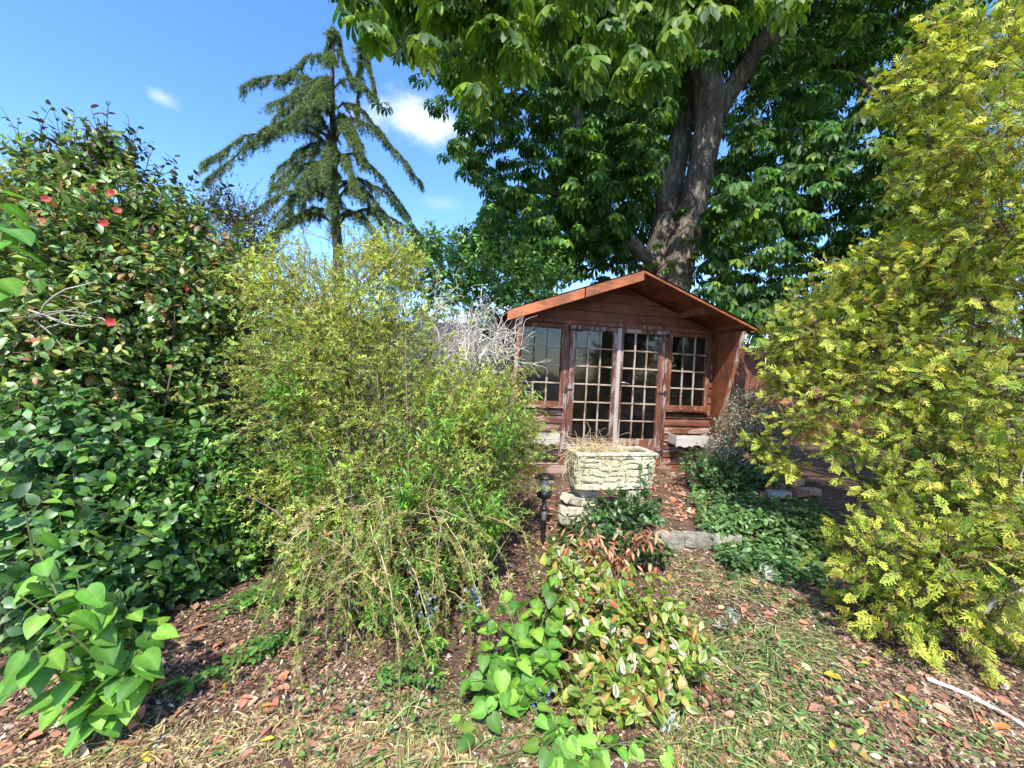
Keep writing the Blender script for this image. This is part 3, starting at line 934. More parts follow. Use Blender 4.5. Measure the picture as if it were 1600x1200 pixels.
def blocks(name, px, py, d, label, rows, rz):
    b0 = P(px, py, d); gz0 = float(gz(b0[0], b0[1]))
    top = tro_z - .014
    e = empty(name, (float(b0[0]), float(b0[1]), gz0 - .02), label, 'pedestal', rz=rz)
    h = (top - gz0 + .02) / rows
    for i in range(rows):
        if i % 2 == 0 or i == rows - 1:
            link('stone', rough_block('stone', .155, .2, h - .004, STONE_D), e).location = (random.uniform(-.006, .006), random.uniform(-.006, .006), (i + .5) * h)
        else:
            for s in (-1, 1):
                link('stone', rough_block('stone', .076, .2, h - .004, STONE_D), e).location = (s * .04, random.uniform(-.008, .008), (i + .5) * h)
    return e
pl_ = blocks('stone_pedestal', 912, 760, 3.36, 'pale crumbling stacked-stone pedestal under one end of the trough beside the lantern', 5, .35)
blocks('stone_pedestal', 985, 757, 3.36, 'ivy-covered stacked-stone pedestal under the far end of the trough', 5, .1)
# slumped walling stones against the first pedestal
for i, (px, py, d, rz, rx, lab) in enumerate(((889, 812, 3.2, .5, .1, 'grey walling stone lying flat at the foot of the stack by the lantern'),
                                            (890, 797, 3.22, .6, .12, 'mossy walling stone in the middle of the slumped stack'),
                                            (893, 780, 3.25, .55, .3, 'tilted grey walling stone on top of the slumped stack'))):
    p = P(px, py, d)
    me = rough_block('walling_stone', .16, .1, .06, STONE_D, .009)
    o = link('walling_stone', me); o.location = p; o.rotation_euler = (rx * .4, rx, rz)
    tag(o, lab, 'stone', 'slumped walling stones')

BR = [stone_mat('red_brick', (.22, .10, .07), (.36, .16, .11), (.45, .27, .2), 20., .4), stone_mat('pale_brick', (.34, .2, .14), (.46, .3, .22), (.55, .42, .33), 20., .4),
      stone_mat('mortared_brick', (.42, .4, .38), (.55, .52, .5), (.68, .66, .63), 20., .5)]
for (px, py, d, rz, mi, lab, dz) in ((1207, 757, 3.75, .12, 0, 'red brick lying long side out on the loose pile', .075), (1240, 752, 3.82, .5, 1, 'pale end-on brick on top of the loose pile', .085),
                                 (1216, 772, 3.66, .05, 2, 'white mortar-smeared brick at the front of the loose pile', .02), (1247, 768, 3.75, .45, 0, 'red brick under the pale end-on brick', .01),
                                 (1262, 765, 3.95, -.2, 1, 'pale brick half hidden at the back of the pile', .01), (1196, 770, 3.8, .2, 0, 'red brick under the topmost red brick of the pile', .01)):
    p = G(np.array([px]), np.array([py + (18 if dz > .05 else 8)]))[0]
    me = box_mesh('brick', -.105, .105, -.05, .05, -.0325, .0325, BR[mi], .006, .003)
    o = link('brick', me); o.location = (p[0], p[1], float(gz(p[0], p[1])) + .03 + dz); o.rotation_euler = (random.uniform(-.06, .06), random.uniform(-.06, .06), rz)
    tag(o, lab, 'brick', 'loose bricks in the ground cover')
# step edging
STONE_E = stone_mat('grey_edging', (.12, .11, .085), (.26, .24, .19), (.38, .35, .28), 9., .8)
for i, (px, py, ln) in enumerate(((1042, 826, .2), (1079, 823, .24), (1118, 820, .22), (1008, 829, .2))):
    p = G(np.array([px]), np.array([py]))[0]
    me = rough_block('edging_stone', ln, .1, .11, STONE_E, .009)
    o = link('edging_stone', me); o.location = (p[0], 3.15 + .1 * (p[0] - 1.2) * .2, .098); o.rotation_euler = (.02, .01 * i, .06)
    tag(o, ('mossy edging stone of the step nearest the bark patch middle', 'longest pale edging stone at the middle of the step', 'edging stone at the ground-cover end of the step', 'ivy-shaded edging stone at the trough end of the step')[i], 'stone', 'edging stones of the step')

# ------------------------------------------------------------------ lantern, pipe
def lathe(prof, sides=16):
    a = np.arange(sides) * 2 * PI / sides
    pr = np.array(prof); k = len(pr)
    V = np.stack([pr[:, None, 0] * np.cos(a), pr[:, None, 0] * np.sin(a), np.repeat(pr[:, 1:2], sides, 1)], -1)
    i = np.arange(k - 1)[:, None] * sides; j = np.arange(sides)[None]; j2 = (j + 1) % sides
    A, B, Cc, D = (i + j).ravel(), (i + j2).ravel(), (i + sides + j2).ravel(), (i + sides + j).ravel()
    return V.reshape(-1, 3), np.concatenate([np.stack([A, B, Cc], 1), np.stack([A, Cc, D], 1)])
lp = P(849, 830, 3.12)
lant = empty('garden_lantern', (float(lp[0]), float(lp[1]), float(lp[2]) - .03), 'small black spike lantern with clear glass chamber beside the stone pedestal', 'lantern')
BLACK = plain_mat('black_plastic', (.018, .018, .02), .35)
mcl, t_, b_ = mat_base('clear_plastic'); b_.inputs['Base Color'].default_value = (.8, .85, .9, 1); b_.inputs['Roughness'].default_value = .12; b_.inputs['Transmission Weight'].default_value = .8
for nm, pr, mt in (('cap', [(0, .475), (.035, .472), (.075, .455), (.08, .44), (.06, .436), (0, .436)], BLACK),
                   ('lamp_glass', [(.044, .437), (.047, .40), (.044, .345), (.036, .337)], mcl),
                   ('collar', [(.0, .338), (.055, .338), (.06, .325), (.055, .30), (.036, .285), (.015, .28), (.0, .28)], BLACK),
                   ('stake', [(.016, .281), (.016, .22), (.027, .215), (.027, .19), (.015, .185), (.016, .06), (.02, .03), (.002, -.1)], BLACK)):
    s = Soup(); v, f = lathe(pr); s.add(v, f, (.1, .1, .1)); link(nm, s.mesh(nm, mt), lant)
v, f = lathe([(.02, .12), (.024, .2), (.022, .205), (0, .206)]); s = Soup(); s.add(v, f, (.1, .1, .1)); link('reflector', s.mesh('reflector', STEEL), lant)

PIPE = plain_mat('white_plastic_pipe', (.62, .61, .58), .45)
q = G(np.array([1448., 1478, 1510, 1540, 1570, 1605, 1650]), np.array([1066., 1077, 1090, 1106, 1122, 1143, 1172]))
q[:, 2] += .016
tt = np.linspace(0, 6, 40); pth = np.stack([np.interp(tt, range(7), q[:, k]) for k in range(3)], -1)
s = Soup(); tubes(s, pth[None], .0085, 10, (.7, .7, .7))
tag(s.obj('white_pipe', PIPE), 'thin white pipe lying on bark chips under the golden conifer', 'pipe')

# ------------------------------------------------------------------ planting tools
def B(px, py, d, rx, ry, rd):
    """an ellipsoid of foliage: centre, radii (m) and weight"""
    c = P(px, py, d)
    return c, np.array([rx * d / F, rd, ry * d / F])

def blob_pts(blobs, n, rin=.5, low=True):
    wts = np.array([(r[0] * r[2] + r[0] * r[1] + r[1] * r[2]) for _, r in blobs])
    i = rng.choice(len(blobs), n, p=wts / wts.sum())
    dirs = norm(rng.normal(0, 1, (n, 3)))
    rr = U(rin ** 2, 1, n) ** .5
    C = np.array([b[0] for b in blobs])[i]; Rr = np.array([b[1] for b in blobs])[i]
    p = C + dirs * Rr * rr[:, None]
    nn = norm(dirs / Rr)
    if low:
        g_ = gz(p[:, 0], p[:, 1]) + .03
        p[:, 2] = np.where(p[:, 2] < g_, g_ + U(0, .12, n), p[:, 2])
    return p, nn

def seen(pos, size, cell=7.0):
    """index of the pieces that show, nearest first in each patch of the photograph, largest first"""
    x, y, d = to_px(pos)
    ok = (d > .3) & (x > 0) & (x < 1600) & (y > 0) & (y < 1200)
    k = np.nonzero(ok)[0]
    if not len(k): return k, None
    key = (x[k] // cell).astype(int) * 100000 + (y[k] // cell).astype(int)
    o = np.lexsort((d[k], key)); ks = k[o]; kk = key[o]
    first = np.ones(len(ks), bool); first[1:] = kk[1:] != kk[:-1]
    v = ks[first]
    pxs = size[v] * F / d[v]
    o = np.argsort(-pxs)
    return v[o], pxs[o]

def plant_pieces(plant, T, pos, d, up, size, c0, c1, mat, n_obj=0, piece='leaf', mass='foliage', minpx=9, soup=None, lod=None):
    """the n_obj pieces that show largest become objects of their own, the rest one mass"""
    n = len(pos)
    size = np.broadcast_to(np.asarray(size, float), (n,)).copy()
    c0 = np.broadcast_to(c0, (n, 3)); c1 = c0 if c1 is None else np.broadcast_to(c1, (n, 3))
    rest = np.ones(n, bool)
    if n_obj:
        v, pxs = seen(pos, size)
        v = v[pxs > minpx][:n_obj] if len(v) else v
        if len(v):
            lum = c0[v].sum(1) + c1[v].sum(1) * .5
            order = v[np.argsort(lum)]
            x, y, z = frames(d[order], up[order])
            org = np.array(plant.location)
            bins = np.array_split(np.arange(len(order)), 10)
            for bn in bins:
                if not len(bn): continue
                idx = order[bn]
                j = idx[len(idx) // 2]
                s = Soup(); scatter(s, T, np.zeros((1, 3)), np.array([[0, 1., 0]]), np.array([[0, 0, 1.]]), np.ones(1), c0[j][None], c1[j][None])
                me = s.mesh(piece, mat)
                for b in bn:
                    q = order[b]
                    o = bpy.data.objects.new(piece, me)
                    COL.objects.link(o); o.parent = plant
                    m = np.eye(4); m[:3, 0] = x[b] * size[q]; m[:3, 1] = y[b] * size[q]; m[:3, 2] = z[b] * size[q]; m[:3, 3] = pos[q] - org
                    o.matrix_local = Matrix(m.tolist())
            rest[v] = False
    own = soup is None
    soup = soup or Soup()
    if lod is None:
        scatter(soup, T, pos[rest], d[rest], up[rest], size[rest], c0[rest], c1[rest])
    else:                                   # pieces buried in the mass are built with fewer faces
        TL, cell = lod
        v, _ = seen(pos, size, cell)
        vis = np.zeros(n, bool); vis[v] = True
        for TT, k in ((T, rest & vis), (TL, rest & ~vis)):
            scatter(soup, TT, pos[k], d[k], up[k], size[k], c0[k], c1[k])
    if own and soup.v:
        soup.obj(mass, mat, plant, kind='stuff')

def side_dirs(tan, spread=.9, fwd=.5):
    n = len(tan)
    r = norm(np.cross(tan, norm(rng.normal(0, 1, (n, 3)))))
    return norm(tan * fwd + r * spread)

def base_of(px, py):
    return tuple(float(c) for c in G(np.array([px]), np.array([py]))[0])

def shrub(name, label, cat, base, blobs, n, Ln, per, T, size, cols, cwts=None, c1=None, mat=M_GLOSS, rin=.5, up=.35, droop=.05, wob=.15,
          twig=(.10, .07, .045), tr=.003, n_obj=0, group=None, t0=.2, leaf_up=.8, dv=.22, stems=14, sj=.35, minpx=9, lod=None):
    pl = empty(name, base, label, cat, group)
    p, nn = blob_pts(blobs, n, rin)
    d = norm(nn + rng.normal(0, .45, (n, 3)) + np.array([0, 0, up]))
    ln = U(Ln[0], Ln[1], n)
    start = p - d * ln[:, None] * .75
    paths = grow(start, d, ln, 5, droop, wob)
    tw = Soup()
    tubes(tw, paths, np.linspace(tr, tr * .45, 5), 3, vary(twig, n, .3, .05))
    # main stems from the base to the clumps
    if stems:
        j = rng.choice(n, stems)
        b0 = np.array(base) + np.stack([rng.normal(0, .09, stems), rng.normal(0, .09, stems), np.full(stems, -.05)], -1)
        e = start[j]
        mid = b0 * .45 + e * .55 + np.stack([rng.normal(0, .12, stems), rng.normal(0, .12, stems), U(0, .25, stems)], -1)
        t = np.linspace(0, 1, 12)[None, :, None]
        pa = b0[:, None] * (1 - t) ** 2 + 2 * mid[:, None] * t * (1 - t) + e[:, None] * t ** 2
        pa = pa + rng.normal(0, .008, pa.shape)
        tubes(tw, pa, np.linspace(tr * 4, tr * 1.2, 12), 5, vary(twig, stems, .2, .04))
    tw.obj('branches', M_TWIG, pl, kind='stuff')
    pos, tan, t = along(paths, per, t0, 1)
    m = len(pos)
    ld = side_dirs(tan)
    outw = np.repeat(nn, per, 0)
    lu = norm(outw * .6 + np.array([0, 0, leaf_up]) + rng.normal(0, sj, (m, 3)))
    sh = np.repeat(np.exp(rng.normal(0, .14, (n, 1))), per, 0)
    col = pick(cols, m, cwts, dv) * sh
    cc1 = None if c1 is None else pick(c1[0], m, c1[1], .15)
    sz = U(size[0], size[1], m) * (1 - .25 * (t > .85))
    plant_pieces(pl, T, pos, ld, lu, sz, col, cc1, mat, n_obj, minpx=minpx, lod=lod or (OVAL_L, 4.5))
    return pl

# ------------------------------------------------------------------ horse chestnut
def smooth_path(pts, n=60, it=6):
    pts = np.array(pts, float); k = len(pts)
    t = np.linspace(0, k - 1, n)
    q = np.stack([np.interp(t, np.arange(k), pts[:, j]) for j in range(pts.shape[1])], -1)
    for _ in range(it):
        q[1:-1] = .25 * q[:-2] + .5 * q[1:-1] + .25 * q[2:]
    return q
BARK = bark_mat('chestnut_bark', (.06, .05, .04), (.31, .26, .205), 5.0)
BARK_D = bark_mat('cedar_bark', (.05, .042, .035), (.16, .13, .11), 7.0)
def limb(name, parent, pts, mat, sides=20, n=60, rough=.08, seed=0, ground=False):
    """pts: (px, py, depth, width px)"""
    q = smooth_path([tuple(P(a, b, c)) + (w_ * c / F / 2,) for a, b, c, w_ in pts], n)
    s = Soup(); tubes(s, q[None, :, :3], q[:, 3], sides, (.2, .16, .13))
    v = s.v[0].reshape(n, sides, 3).astype(float)
    ctr = q[:, None, :3]
    dv_ = v - ctr
    nz = .55 * vnoise(v * [5, 5, 2.2] + seed, 21) + .35 * vnoise(v * [14, 14, 5] + seed, 22) + .25 * vnoise(v * 2.0, 23)
    ridge = -np.abs(vnoise(v * [11, 11, 3.2] + seed, 25))
    s.v[0] = (ctr + dv_ * (1 + rough * (nz + ridge * .8))[..., None]).reshape(-1, 3).astype(np.float32)
    org = np.array(parent.location)
    return link(name, s.mesh(name, mat, True, org), parent)

tb = P(1040, 445, 8.6)
chest = empty('horse_chestnut_tree', (float(tb[0]), float(tb[1]), 0.3), 'big old horse chestnut with forked cracked trunk rising behind the summerhouse', 'tree')
zg = 8.6
limb('trunk', chest, [(1020, 640, zg, 110), (1028, 540, zg, 90), (1046, 450, zg, 60), (1062, 405, zg, 50), (1076, 360, zg, 46), (1088, 300, zg, 43), (1098, 250, zg, 42), (1107, 200, zg, 43), (1110, 160, zg, 46), (1104, 112, zg, 42), (1096, 50, zg, 36), (1090, -60, zg, 40), (1075, -400, zg, 26), (1060, -800, zg, 8)], BARK, 28, 150, .12, 1)
limb('limb', chest, [(1022, 480, zg + .25, 70), (1032, 400, zg + .4, 48), (1044, 320, zg + .5, 42), (1056, 245, zg + .6, 35), (1070, 180, zg + .7, 30), (1078, 120, zg + .8, 28), (1070, 0, zg + .9, 32), (1030, -300, zg + 1.5, 16)], BARK, 22, 110, .13, 5)
limb('limb', chest, [(1114, 185, zg, 40), (1134, 150, zg, 32), (1163, 112, zg - .1, 28), (1190, 62, zg - .3, 26), (1205, 5, zg - .5, 26), (1230, -120, zg - .8, 20), (1300, -400, zg - 1, 8)], BARK, 16, 70, .1, 9)
limb('limb', chest, [(1040, 420, zg, 24), (1000, 395, zg - .1, 22), (970, 360, zg - .3, 22), (935, 310, zg - .4, 17), (915, 240, zg - .4, 15), (902, 170, zg - .4, 14), (885, 100, zg - .4, 12), (850, 20, zg - .6, 8)], BARK, 12, 70, .1, 12)
limb('limb', chest, [(1040, 330, zg + .3, 24), (1025, 240, zg + .2, 16), (1000, 190, zg + .1, 12), (960, 140, zg, 9), (900, 80, zg - .6, 6)], BARK, 10, 50, .1, 14)
limb('limb', chest, [(1100, 60, zg, 40), (1060, -120, 7.6, 26), (960, -230, 6.2, 20), (840, -180, 5.2, 12), (720, -80, 4.6, 7), (620, -10, 4.3, 4)], BARK, 10, 60, .08, 16)
limb('limb', chest, [(1100, 20, zg, 34), (1110, -160, 7.2, 26), (1080, -260, 5.8, 18), (1040, -160, 4.8, 10), (1010, -40, 4.3, 5)], BARK, 10, 60, .08, 18)
limb('limb', chest, [(1190, 60, zg - .3, 22), (1260, 70, zg, 15), (1330, 110, zg, 10), (1390, 170, zg, 6)], BARK, 10, 40, .08, 20)
limb('limb', chest, [(1098, 260, zg, 26), (1150, 290, zg + .3, 14), (1220, 300, zg + .4, 10), (1290, 330, zg + .5, 6)], BARK, 10, 40, .08, 22)

def in_poly(x, y, poly):
    poly = np.array(poly, float); c = np.zeros(len(x), bool); j = len(poly) - 1
    for i in range(len(poly)):
        a, b = poly[i], poly[j]
        k = ((a[1] > y) != (b[1] > y)) & (x < (b[0] - a[0]) * (y - a[1]) / (b[1] - a[1] + 1e-9) + a[0])
        c ^= k; j = i
    return c
def poly_pts(poly, n):
    poly = np.array(poly, float); lo, hi = poly.min(0), poly.max(0)
    xs, ys = [], []
    got = 0
    while got < n:
        x = U(lo[0], hi[0], 4 * n); y = U(lo[1], hi[1], 4 * n)
        k = in_poly(x, y, poly); xs.append(x[k]); ys.append(y[k]); got += k.sum()
    return np.concatenate(xs)[:n], np.concatenate(ys)[:n]

CROWN = [(500, -120), (535, 5), (600, 50), (690, 90), (745, 140), (728, 175), (706, 225), (735, 270), (765, 300), (750, 340), (735, 380), (790, 420), (860, 445),
         (900, 425), (935, 440), (1010, 425), (1100, 450), (1150, 490), (1190, 535), (1300, 545), (1430, 530), (1520, 300), (1520, -120)]
def whorls(tips, outw, per, sz):
    n = len(tips)
    a = U(0, 2 * PI, (n, 1)) + np.arange(per)[None] * 2 * PI / per + rng.normal(0, .25, (n, per))
    d = np.stack([np.cos(a), np.sin(a), -U(.1, .75, (n, per))], -1) + outw[:, None] * .35
    d = norm(d).reshape(-1, 3)
    s = U(sz[0], sz[1], n * per)
    pos = np.repeat(tips, per, 0) + d * (s * .55)[:, None] * [1, 1, .5]
    up = norm(np.array([0, 0, 1.0]) + d * .35 + rng.normal(0, .22, (n * per, 3)))
    return pos, d, up, s
cs = Soup()
# crown in view: clumped by noise, lobed outline
x, y = poly_pts(CROWN, 15000)
d = 6.3 + 4.6 * U(0, 1, 15000) ** .9
p = P(x, y, d)
dens = vnoise(p * [.75, .75, .95], 31) + .55 * vnoise(p * 1.9, 32)
keep = dens > -.12
lft = sstep(1000, 760, x) * .2
keep &= dens > (-.12 + lft)
trunkx = np.interp(y, [0, 145, 195, 260, 330, 390, 440], [1100, 1112, 1100, 1078, 1058, 1045, 1035])
keep &= ~((d < 9.1) & (np.abs(x - trunkx) < 50) & (y > 95))
keep &= ~((d < 8.8) & (np.abs(x - (1120 + (175 - y) * .62)) < 24) & (y < 175) & (y > 15))
p = p[keep][:4600]
ctr = np.array([tb[0], tb[1], 7.0])
ow = norm(p - ctr)
pos, dd, up, sz = whorls(p, ow, 5, (.15, .24))
CG = [(.042, .11, .02), (.062, .15, .024), (.034, .09, .02), (.115, .22, .026), (.18, .29, .034)]
tipcol = np.repeat(np.exp(rng.normal(0, .2, (len(p), 1))), 5, 0)
plant_pieces(chest, PALM_S, pos, dd, up, sz, pick(CG, len(pos), (4, 4, 2, 2, .8)) * tipcol, None, M_SOFT, 0, soup=cs, lod=(PALM_L, 7))
# crown out of view above and behind
n = 1800
p = np.stack([tb[0] + rng.normal(0, 3.0, n), tb[1] + .6 + rng.normal(0, 2.2, n), U(8.5, 15, n)], -1)
k = (p[:, 1] > 5.2) & ((to_px(p)[0] > 560) | (to_px(p)[1] < -60)); p = p[k]
pos, dd, up, sz = whorls(p, norm(p - ctr), 5, (.24, .36))
plant_pieces(chest, PALM_L, pos, dd, up, sz, pick(CG, len(pos)), None, M_SOFT, 0, soup=cs)
cs.obj('crown', M_SOFT, chest, kind='stuff')
# low boughs reaching over the garden
NEAR = [(540, -60), (545, 15), (600, 62), (660, 70), (700, 105), (745, 140), (775, 120), (830, 70), (920, 95), (985, 120), (1020, 110), (1060, 65), (1120, 30), (1245, 5), (1260, -60)]
x, y = poly_pts(NEAR, 210)
d = U(3.7, 6.0, 210)
p = P(x, y, d)
pos, dd, up, sz = whorls(p, np.tile(np.array([[0, -.4, -.5]]), (210, 1)), 5, (.16, .25))
plant_pieces(chest, PALM, pos, dd, up, sz, pick([(.07, .15, .016), (.12, .22, .02), (.045, .11, .016), (.17, .27, .03)], len(pos)), None, M_SOFT, 290, mass='low_foliage', minpx=12)
# leafy sprouts on the trunk
p = P(np.array([1052, 1060, 1078, 1090, 1112, 1066, 1085, 1040, 1030, 1105, 1095, 1022]), np.array([405, 330, 372, 390, 365, 325, 400, 420, 380, 330, 420, 410]), np.full(12, 8.0))
pos, dd, up, sz = whorls(p, np.tile(np.array([[0, -.6, 0]]), (12, 1)), 6, (.10, .16))
plant_pieces(chest, PALM_S, pos, dd, up, sz, pick([(.08, .17, .02), (.05, .12, .02)], len(pos)), None, M_SOFT, 0, mass='trunk_sprouts_foliage')

# ------------------------------------------------------------------ cedar
DC = 14.0
cb_ = P(528, 430, DC)
ced = empty('cedar_tree', (float(cb_[0]), float(cb_[1]), 0.0), 'tall deodar cedar with drooping tiered branches against the blue sky', 'tree')
limb('trunk', ced, [(532, 640, DC, 30), (530, 420, DC, 17), (524, 330, DC, 13), (521, 230, DC, 10), (519, 150, DC, 8), (520, 80, DC, 5), (524, 46, DC, 1)], BARK_D, 12, 60, .1, 3)
BR_L = [((527, 320), (498, 380), -1.6), ((522, 200), (505, 258), -1.5), ((524, 255), (470, 325), -1.0), ((524, 270), (590, 335), -1.1), ((521, 150), (480, 190), -.8), ((522, 215), (580, 262), -.9), ((523, 240), (440, 290), -.4), ((525, 290), (590, 345), .6), ((526, 300), (565, 365), -1.5), ((527, 335), (562, 395), -1.3), ((526, 350), (620, 402), -.6), ((526, 345), (440, 402), -.7), ((521, 160), (530, 205), -1.2), ((522, 185), (440, 235), -.5), ((522, 195), (580, 250), -.6), ((523, 56), (515, 66), 0), ((523, 50), (530, 64), .1), ((524, 48), (518, 58), -.1), ((560, 140), (566, 78), 0), ((566, 86), (585, 140), 0), ((565, 100), (556, 165), .1), ((521, 62), (505, 90), 0), ((521, 80), (548, 122), .2), ((520, 104), (443, 138), -.2), ((520, 128), (450, 150), .5), ((521, 140), (592, 160), -.2), ((520, 150), (462, 170), .9), ((521, 165), (420, 180), -.9),
        ((521, 178), (388, 220), .1), ((522, 172), (606, 218), .2), ((522, 190), (480, 225), -1.3), ((522, 205), (656, 282), .1), ((523, 215), (470, 255), 1.4), ((524, 220), (595, 290), -.9), ((522, 232), (322, 282), .0),
        ((523, 245), (380, 300), -1.2), ((524, 250), (620, 310), 1.0), ((524, 262), (560, 330), -1.6), ((524, 258), (420, 315), 1.2), ((525, 290), (500, 340), -1.5), ((526, 300), (660, 370), .3), ((526, 300), (400, 350), .6),
        ((526, 318), (640, 388), -.9), ((527, 330), (420, 380), -1.1), ((526, 310), (540, 350), -1.9), ((527, 352), (690, 410), .5), ((527, 360), (380, 395), .2), ((521, 120), (545, 150), -1.0), ((521, 195), (545, 225), -1.4), ((523, 232), (505, 262), -1.6)]
cw, cn = Soup(), Soup()
TUFT = join_t([xf((np.array([(-.07, .1, 0), (.07, .1, .02), (0, 1, -.05)], float), np.array([(0, 1, 2)]), np.array([0, .2, 1.])), R(a), 1 - abs(a) / 160, rx=R(b)) for a, b in ((0, 0), (32, 25), (-32, -25), (60, -30), (-60, 30))])
hang_p, hang_d, hang_l = [], [], []
for (a, b, oy) in BR_L:
    A = P(a[0], a[1], DC); E_ = P(b[0], b[1], DC) + np.array([0, oy * 1.6, 0])
    t = np.linspace(0, 1, 14)[:, None]
    ln = np.linalg.norm(E_ - A)
    pth = A * (1 - t) + E_ * t + np.array([0, 0, 1.0]) * (ln * .30 * np.sin(PI * t ** .8)) * (1 - .2 * t)
    pth += rng.normal(0, .015, pth.shape) * ln ** .5
    tubes(cw, pth[None], np.linspace(.012 + .012 * ln, .008, 14), 5, (.07, .06, .045))
    m = int(30 + 34 * ln)
    tt = U(.12, 1, m) * 13; i = np.minimum(tt.astype(int), 12); fr = (tt - i)[:, None]
    q = pth[i] * (1 - fr) + pth[i + 1] * fr
    tn = norm(pth[i + 1] - pth[i])
    sdv = np.cross(tn, [0, 0, 1.0]) * np.where(U(0, 1, (m, 1)) > .5, 1, -1)
    hang_p.append(q); hang_d.append(norm(tn * .5 + sdv * U(.1, 1, (m, 1)) + [0, 0, .05])); hang_l.append(U(.14, .55, m) * min(1, .4 + ln * .26))
hp, hd, hl = np.concatenate(hang_p), np.concatenate(hang_d), np.concatenate(hang_l)
tw = grow(hp, hd, hl, 5, droop=.5, wob=.12)
tubes(cw, tw, np.linspace(.007, .003, 5), 3, (.09, .075, .05))
pos, tan, t = along(tw, 8, .1, 1)
pos2, tan2, _ = along(np.stack([hp - hd * .05, hp, hp + hd * .05], 1), 2, 0, 1)
pos = np.concatenate([pos, pos2]); tan = np.concatenate([tan, tan2])
up = norm(np.array([0, 0, 1.0]) + rng.normal(0, .3, pos.shape))
scatter(cn, TUFT, pos + rng.normal(0, .02, pos.shape), norm(tan + rng.normal(0, .25, tan.shape)), up, U(.09, .16, len(pos)), pick([(.08, .145, .05), (.13, .20, .06), (.19, .26, .08), (.05, .10, .035)], len(pos)), pick([(.16, .22, .08), (.09, .16, .06)], len(pos)))
cw.obj('branches', BARK_D, ced, kind='stuff'); cn.obj('foliage', M_NEEDLE, ced, kind='stuff')

# ------------------------------------------------------------------ shrubs behind
shrub('broadleaf_shrub', 'fresh green broad-leaved shrub standing between the cedar and the summerhouse roof', 'shrub', base_of(760, 690),
      [B(690, 415, 6.2, 80, 60, .6), B(770, 425, 6.3, 80, 60, .6), B(845, 440, 6.4, 60, 45, .5), B(660, 385, 6.4, 45, 35, .4), B(740, 375, 6.4, 40, 30, .4), B(800, 500, 6.4, 90, 70, .6), B(700, 520, 6.2, 90, 80, .6)],
      900, (.25, .6), 12, OVAL, (.075, .11), [(.12, .26, .045), (.17, .34, .06), (.25, .40, .10), (.08, .18, .04)], None, None, M_GLOSS, .5, .5, n_obj=0)
shrub('twiggy_shrub', 'dark olive twiggy shrub showing against the sky beside the cedar', 'shrub', base_of(380, 760),
      [B(385, 330, 4.9, 45, 40, .4), B(350, 320, 4.8, 30, 26, .3), B(400, 380, 4.8, 50, 40, .4), B(330, 400, 4.6, 60, 60, .4)],
      420, (.25, .55), 14, OVAL_S, (.025, .045), [(.05, .05, .02), (.08, .075, .03), (.04, .06, .02)], None, None, M_SOFT, .4, .9, twig=(.06, .045, .03))
# silver-leaved shrub by the wing
shrub('silver_shrub', 'grey-green small-leaved shrub with pale silvery leaves growing against the summerhouse corner', 'shrub', base_of(1165, 752),
      [B(1175, 640, 4.7, 40, 40, .35), B(1160, 690, 4.55, 55, 45, .4), B(1200, 690, 4.6, 45, 50, .35), B(1130, 720, 4.5, 45, 30, .3)],
      950, (.12, .28), 11, OVAL, (.024, .038), [(.14, .18, .12), (.22, .26, .18), (.34, .37, .29), (.07, .11, .06)], None, ([(.48, .5, .4), (.2, .25, .16)], (1, 1)), M_GLOSS, .55, .45)
shrub('leafy_shrub', 'green bushy undergrowth plant beneath the window box of the summerhouse', 'plant', base_of(1100, 758),
      [B(1095, 725, 4.3, 35, 28, .25), B(1130, 745, 4.2, 45, 25, .25), B(1180, 745, 4.2, 40, 28, .25)],
      300, (.1, .22), 8, OVAL, (.035, .055), [(.05, .12, .03), (.09, .19, .05), (.13, .24, .09)], None, None, M_SOFT, .4, .6)

# ------------------------------------------------------------------ camellia and ivy hedge on the left
CAM = [(.065, .145, .038), (.10, .20, .045), (.15, .26, .055), (.25, .31, .065), (.36, .32, .09), (.32, .17, .07)]
cam_b = [B(150, 330, 3.3, 150, 75, .6), B(70, 400, 2.9, 130, 100, .6), B(290, 410, 3.6, 120, 90, .6), B(200, 480, 3.1, 180, 130, .6), B(330, 500, 3.4, 80, 110, .5), B(60, 540, 2.6, 130, 120, .5),
         B(260, 600, 3.1, 130, 110, .5), B(130, 620, 2.7, 140, 110, .5), B(100, 265, 3.3, 45, 40, .3), B(170, 235, 3.3, 30, 26, .25), B(20, 310, 3.1, 60, 40, .4)]
camel = shrub('camellia_bush', 'tall dark glossy camellia with a few coral-red flowers along its top', 'bush', base_of(180, 900), cam_b,
      3300, (.2, .5), 11, OVAL, (.052, .085), CAM, (3, 5, 5, 3.2, 1.8, .9), None, M_GLOSS, .4, .35, n_obj=280, stems=26, minpx=8, lod=(OVAL_L, 6))
# bare-topped leaders
top = [B(165, 215, 3.3, 26, 22, .2), B(110, 240, 3.3, 30, 30, .2), B(70, 250, 3.3, 20, 40, .2), B(195, 250, 3.3, 25, 25, .2), B(300, 300, 3.6, 30, 22, .2), B(25, 290, 3.1, 30, 25, .2)]
p, nn = blob_pts(top, 150, .2)
pa = grow(p - [0, 0, .25], norm(nn * .5 + [.1, 0, 1.2]), U(.2, .45, 150), 6, 0, .12)
s = Soup(); tubes(s, pa, np.linspace(.004, .0015, 6), 3, (.06, .045, .035)); s.obj('leaders', M_TWIG, camel, kind='stuff')
pos, tan, t = along(pa, 8, .2, 1)
plant_pieces(camel, OVAL, pos, side_dirs(tan), norm(np.array([0, 0, .8]) + rng.normal(0, .5, pos.shape)), U(.04, .065, len(pos)), pick([(.04, .06, .025), (.07, .055, .035), (.03, .055, .02)], len(pos)), None, M_GLOSS, 0, mass='top_foliage')
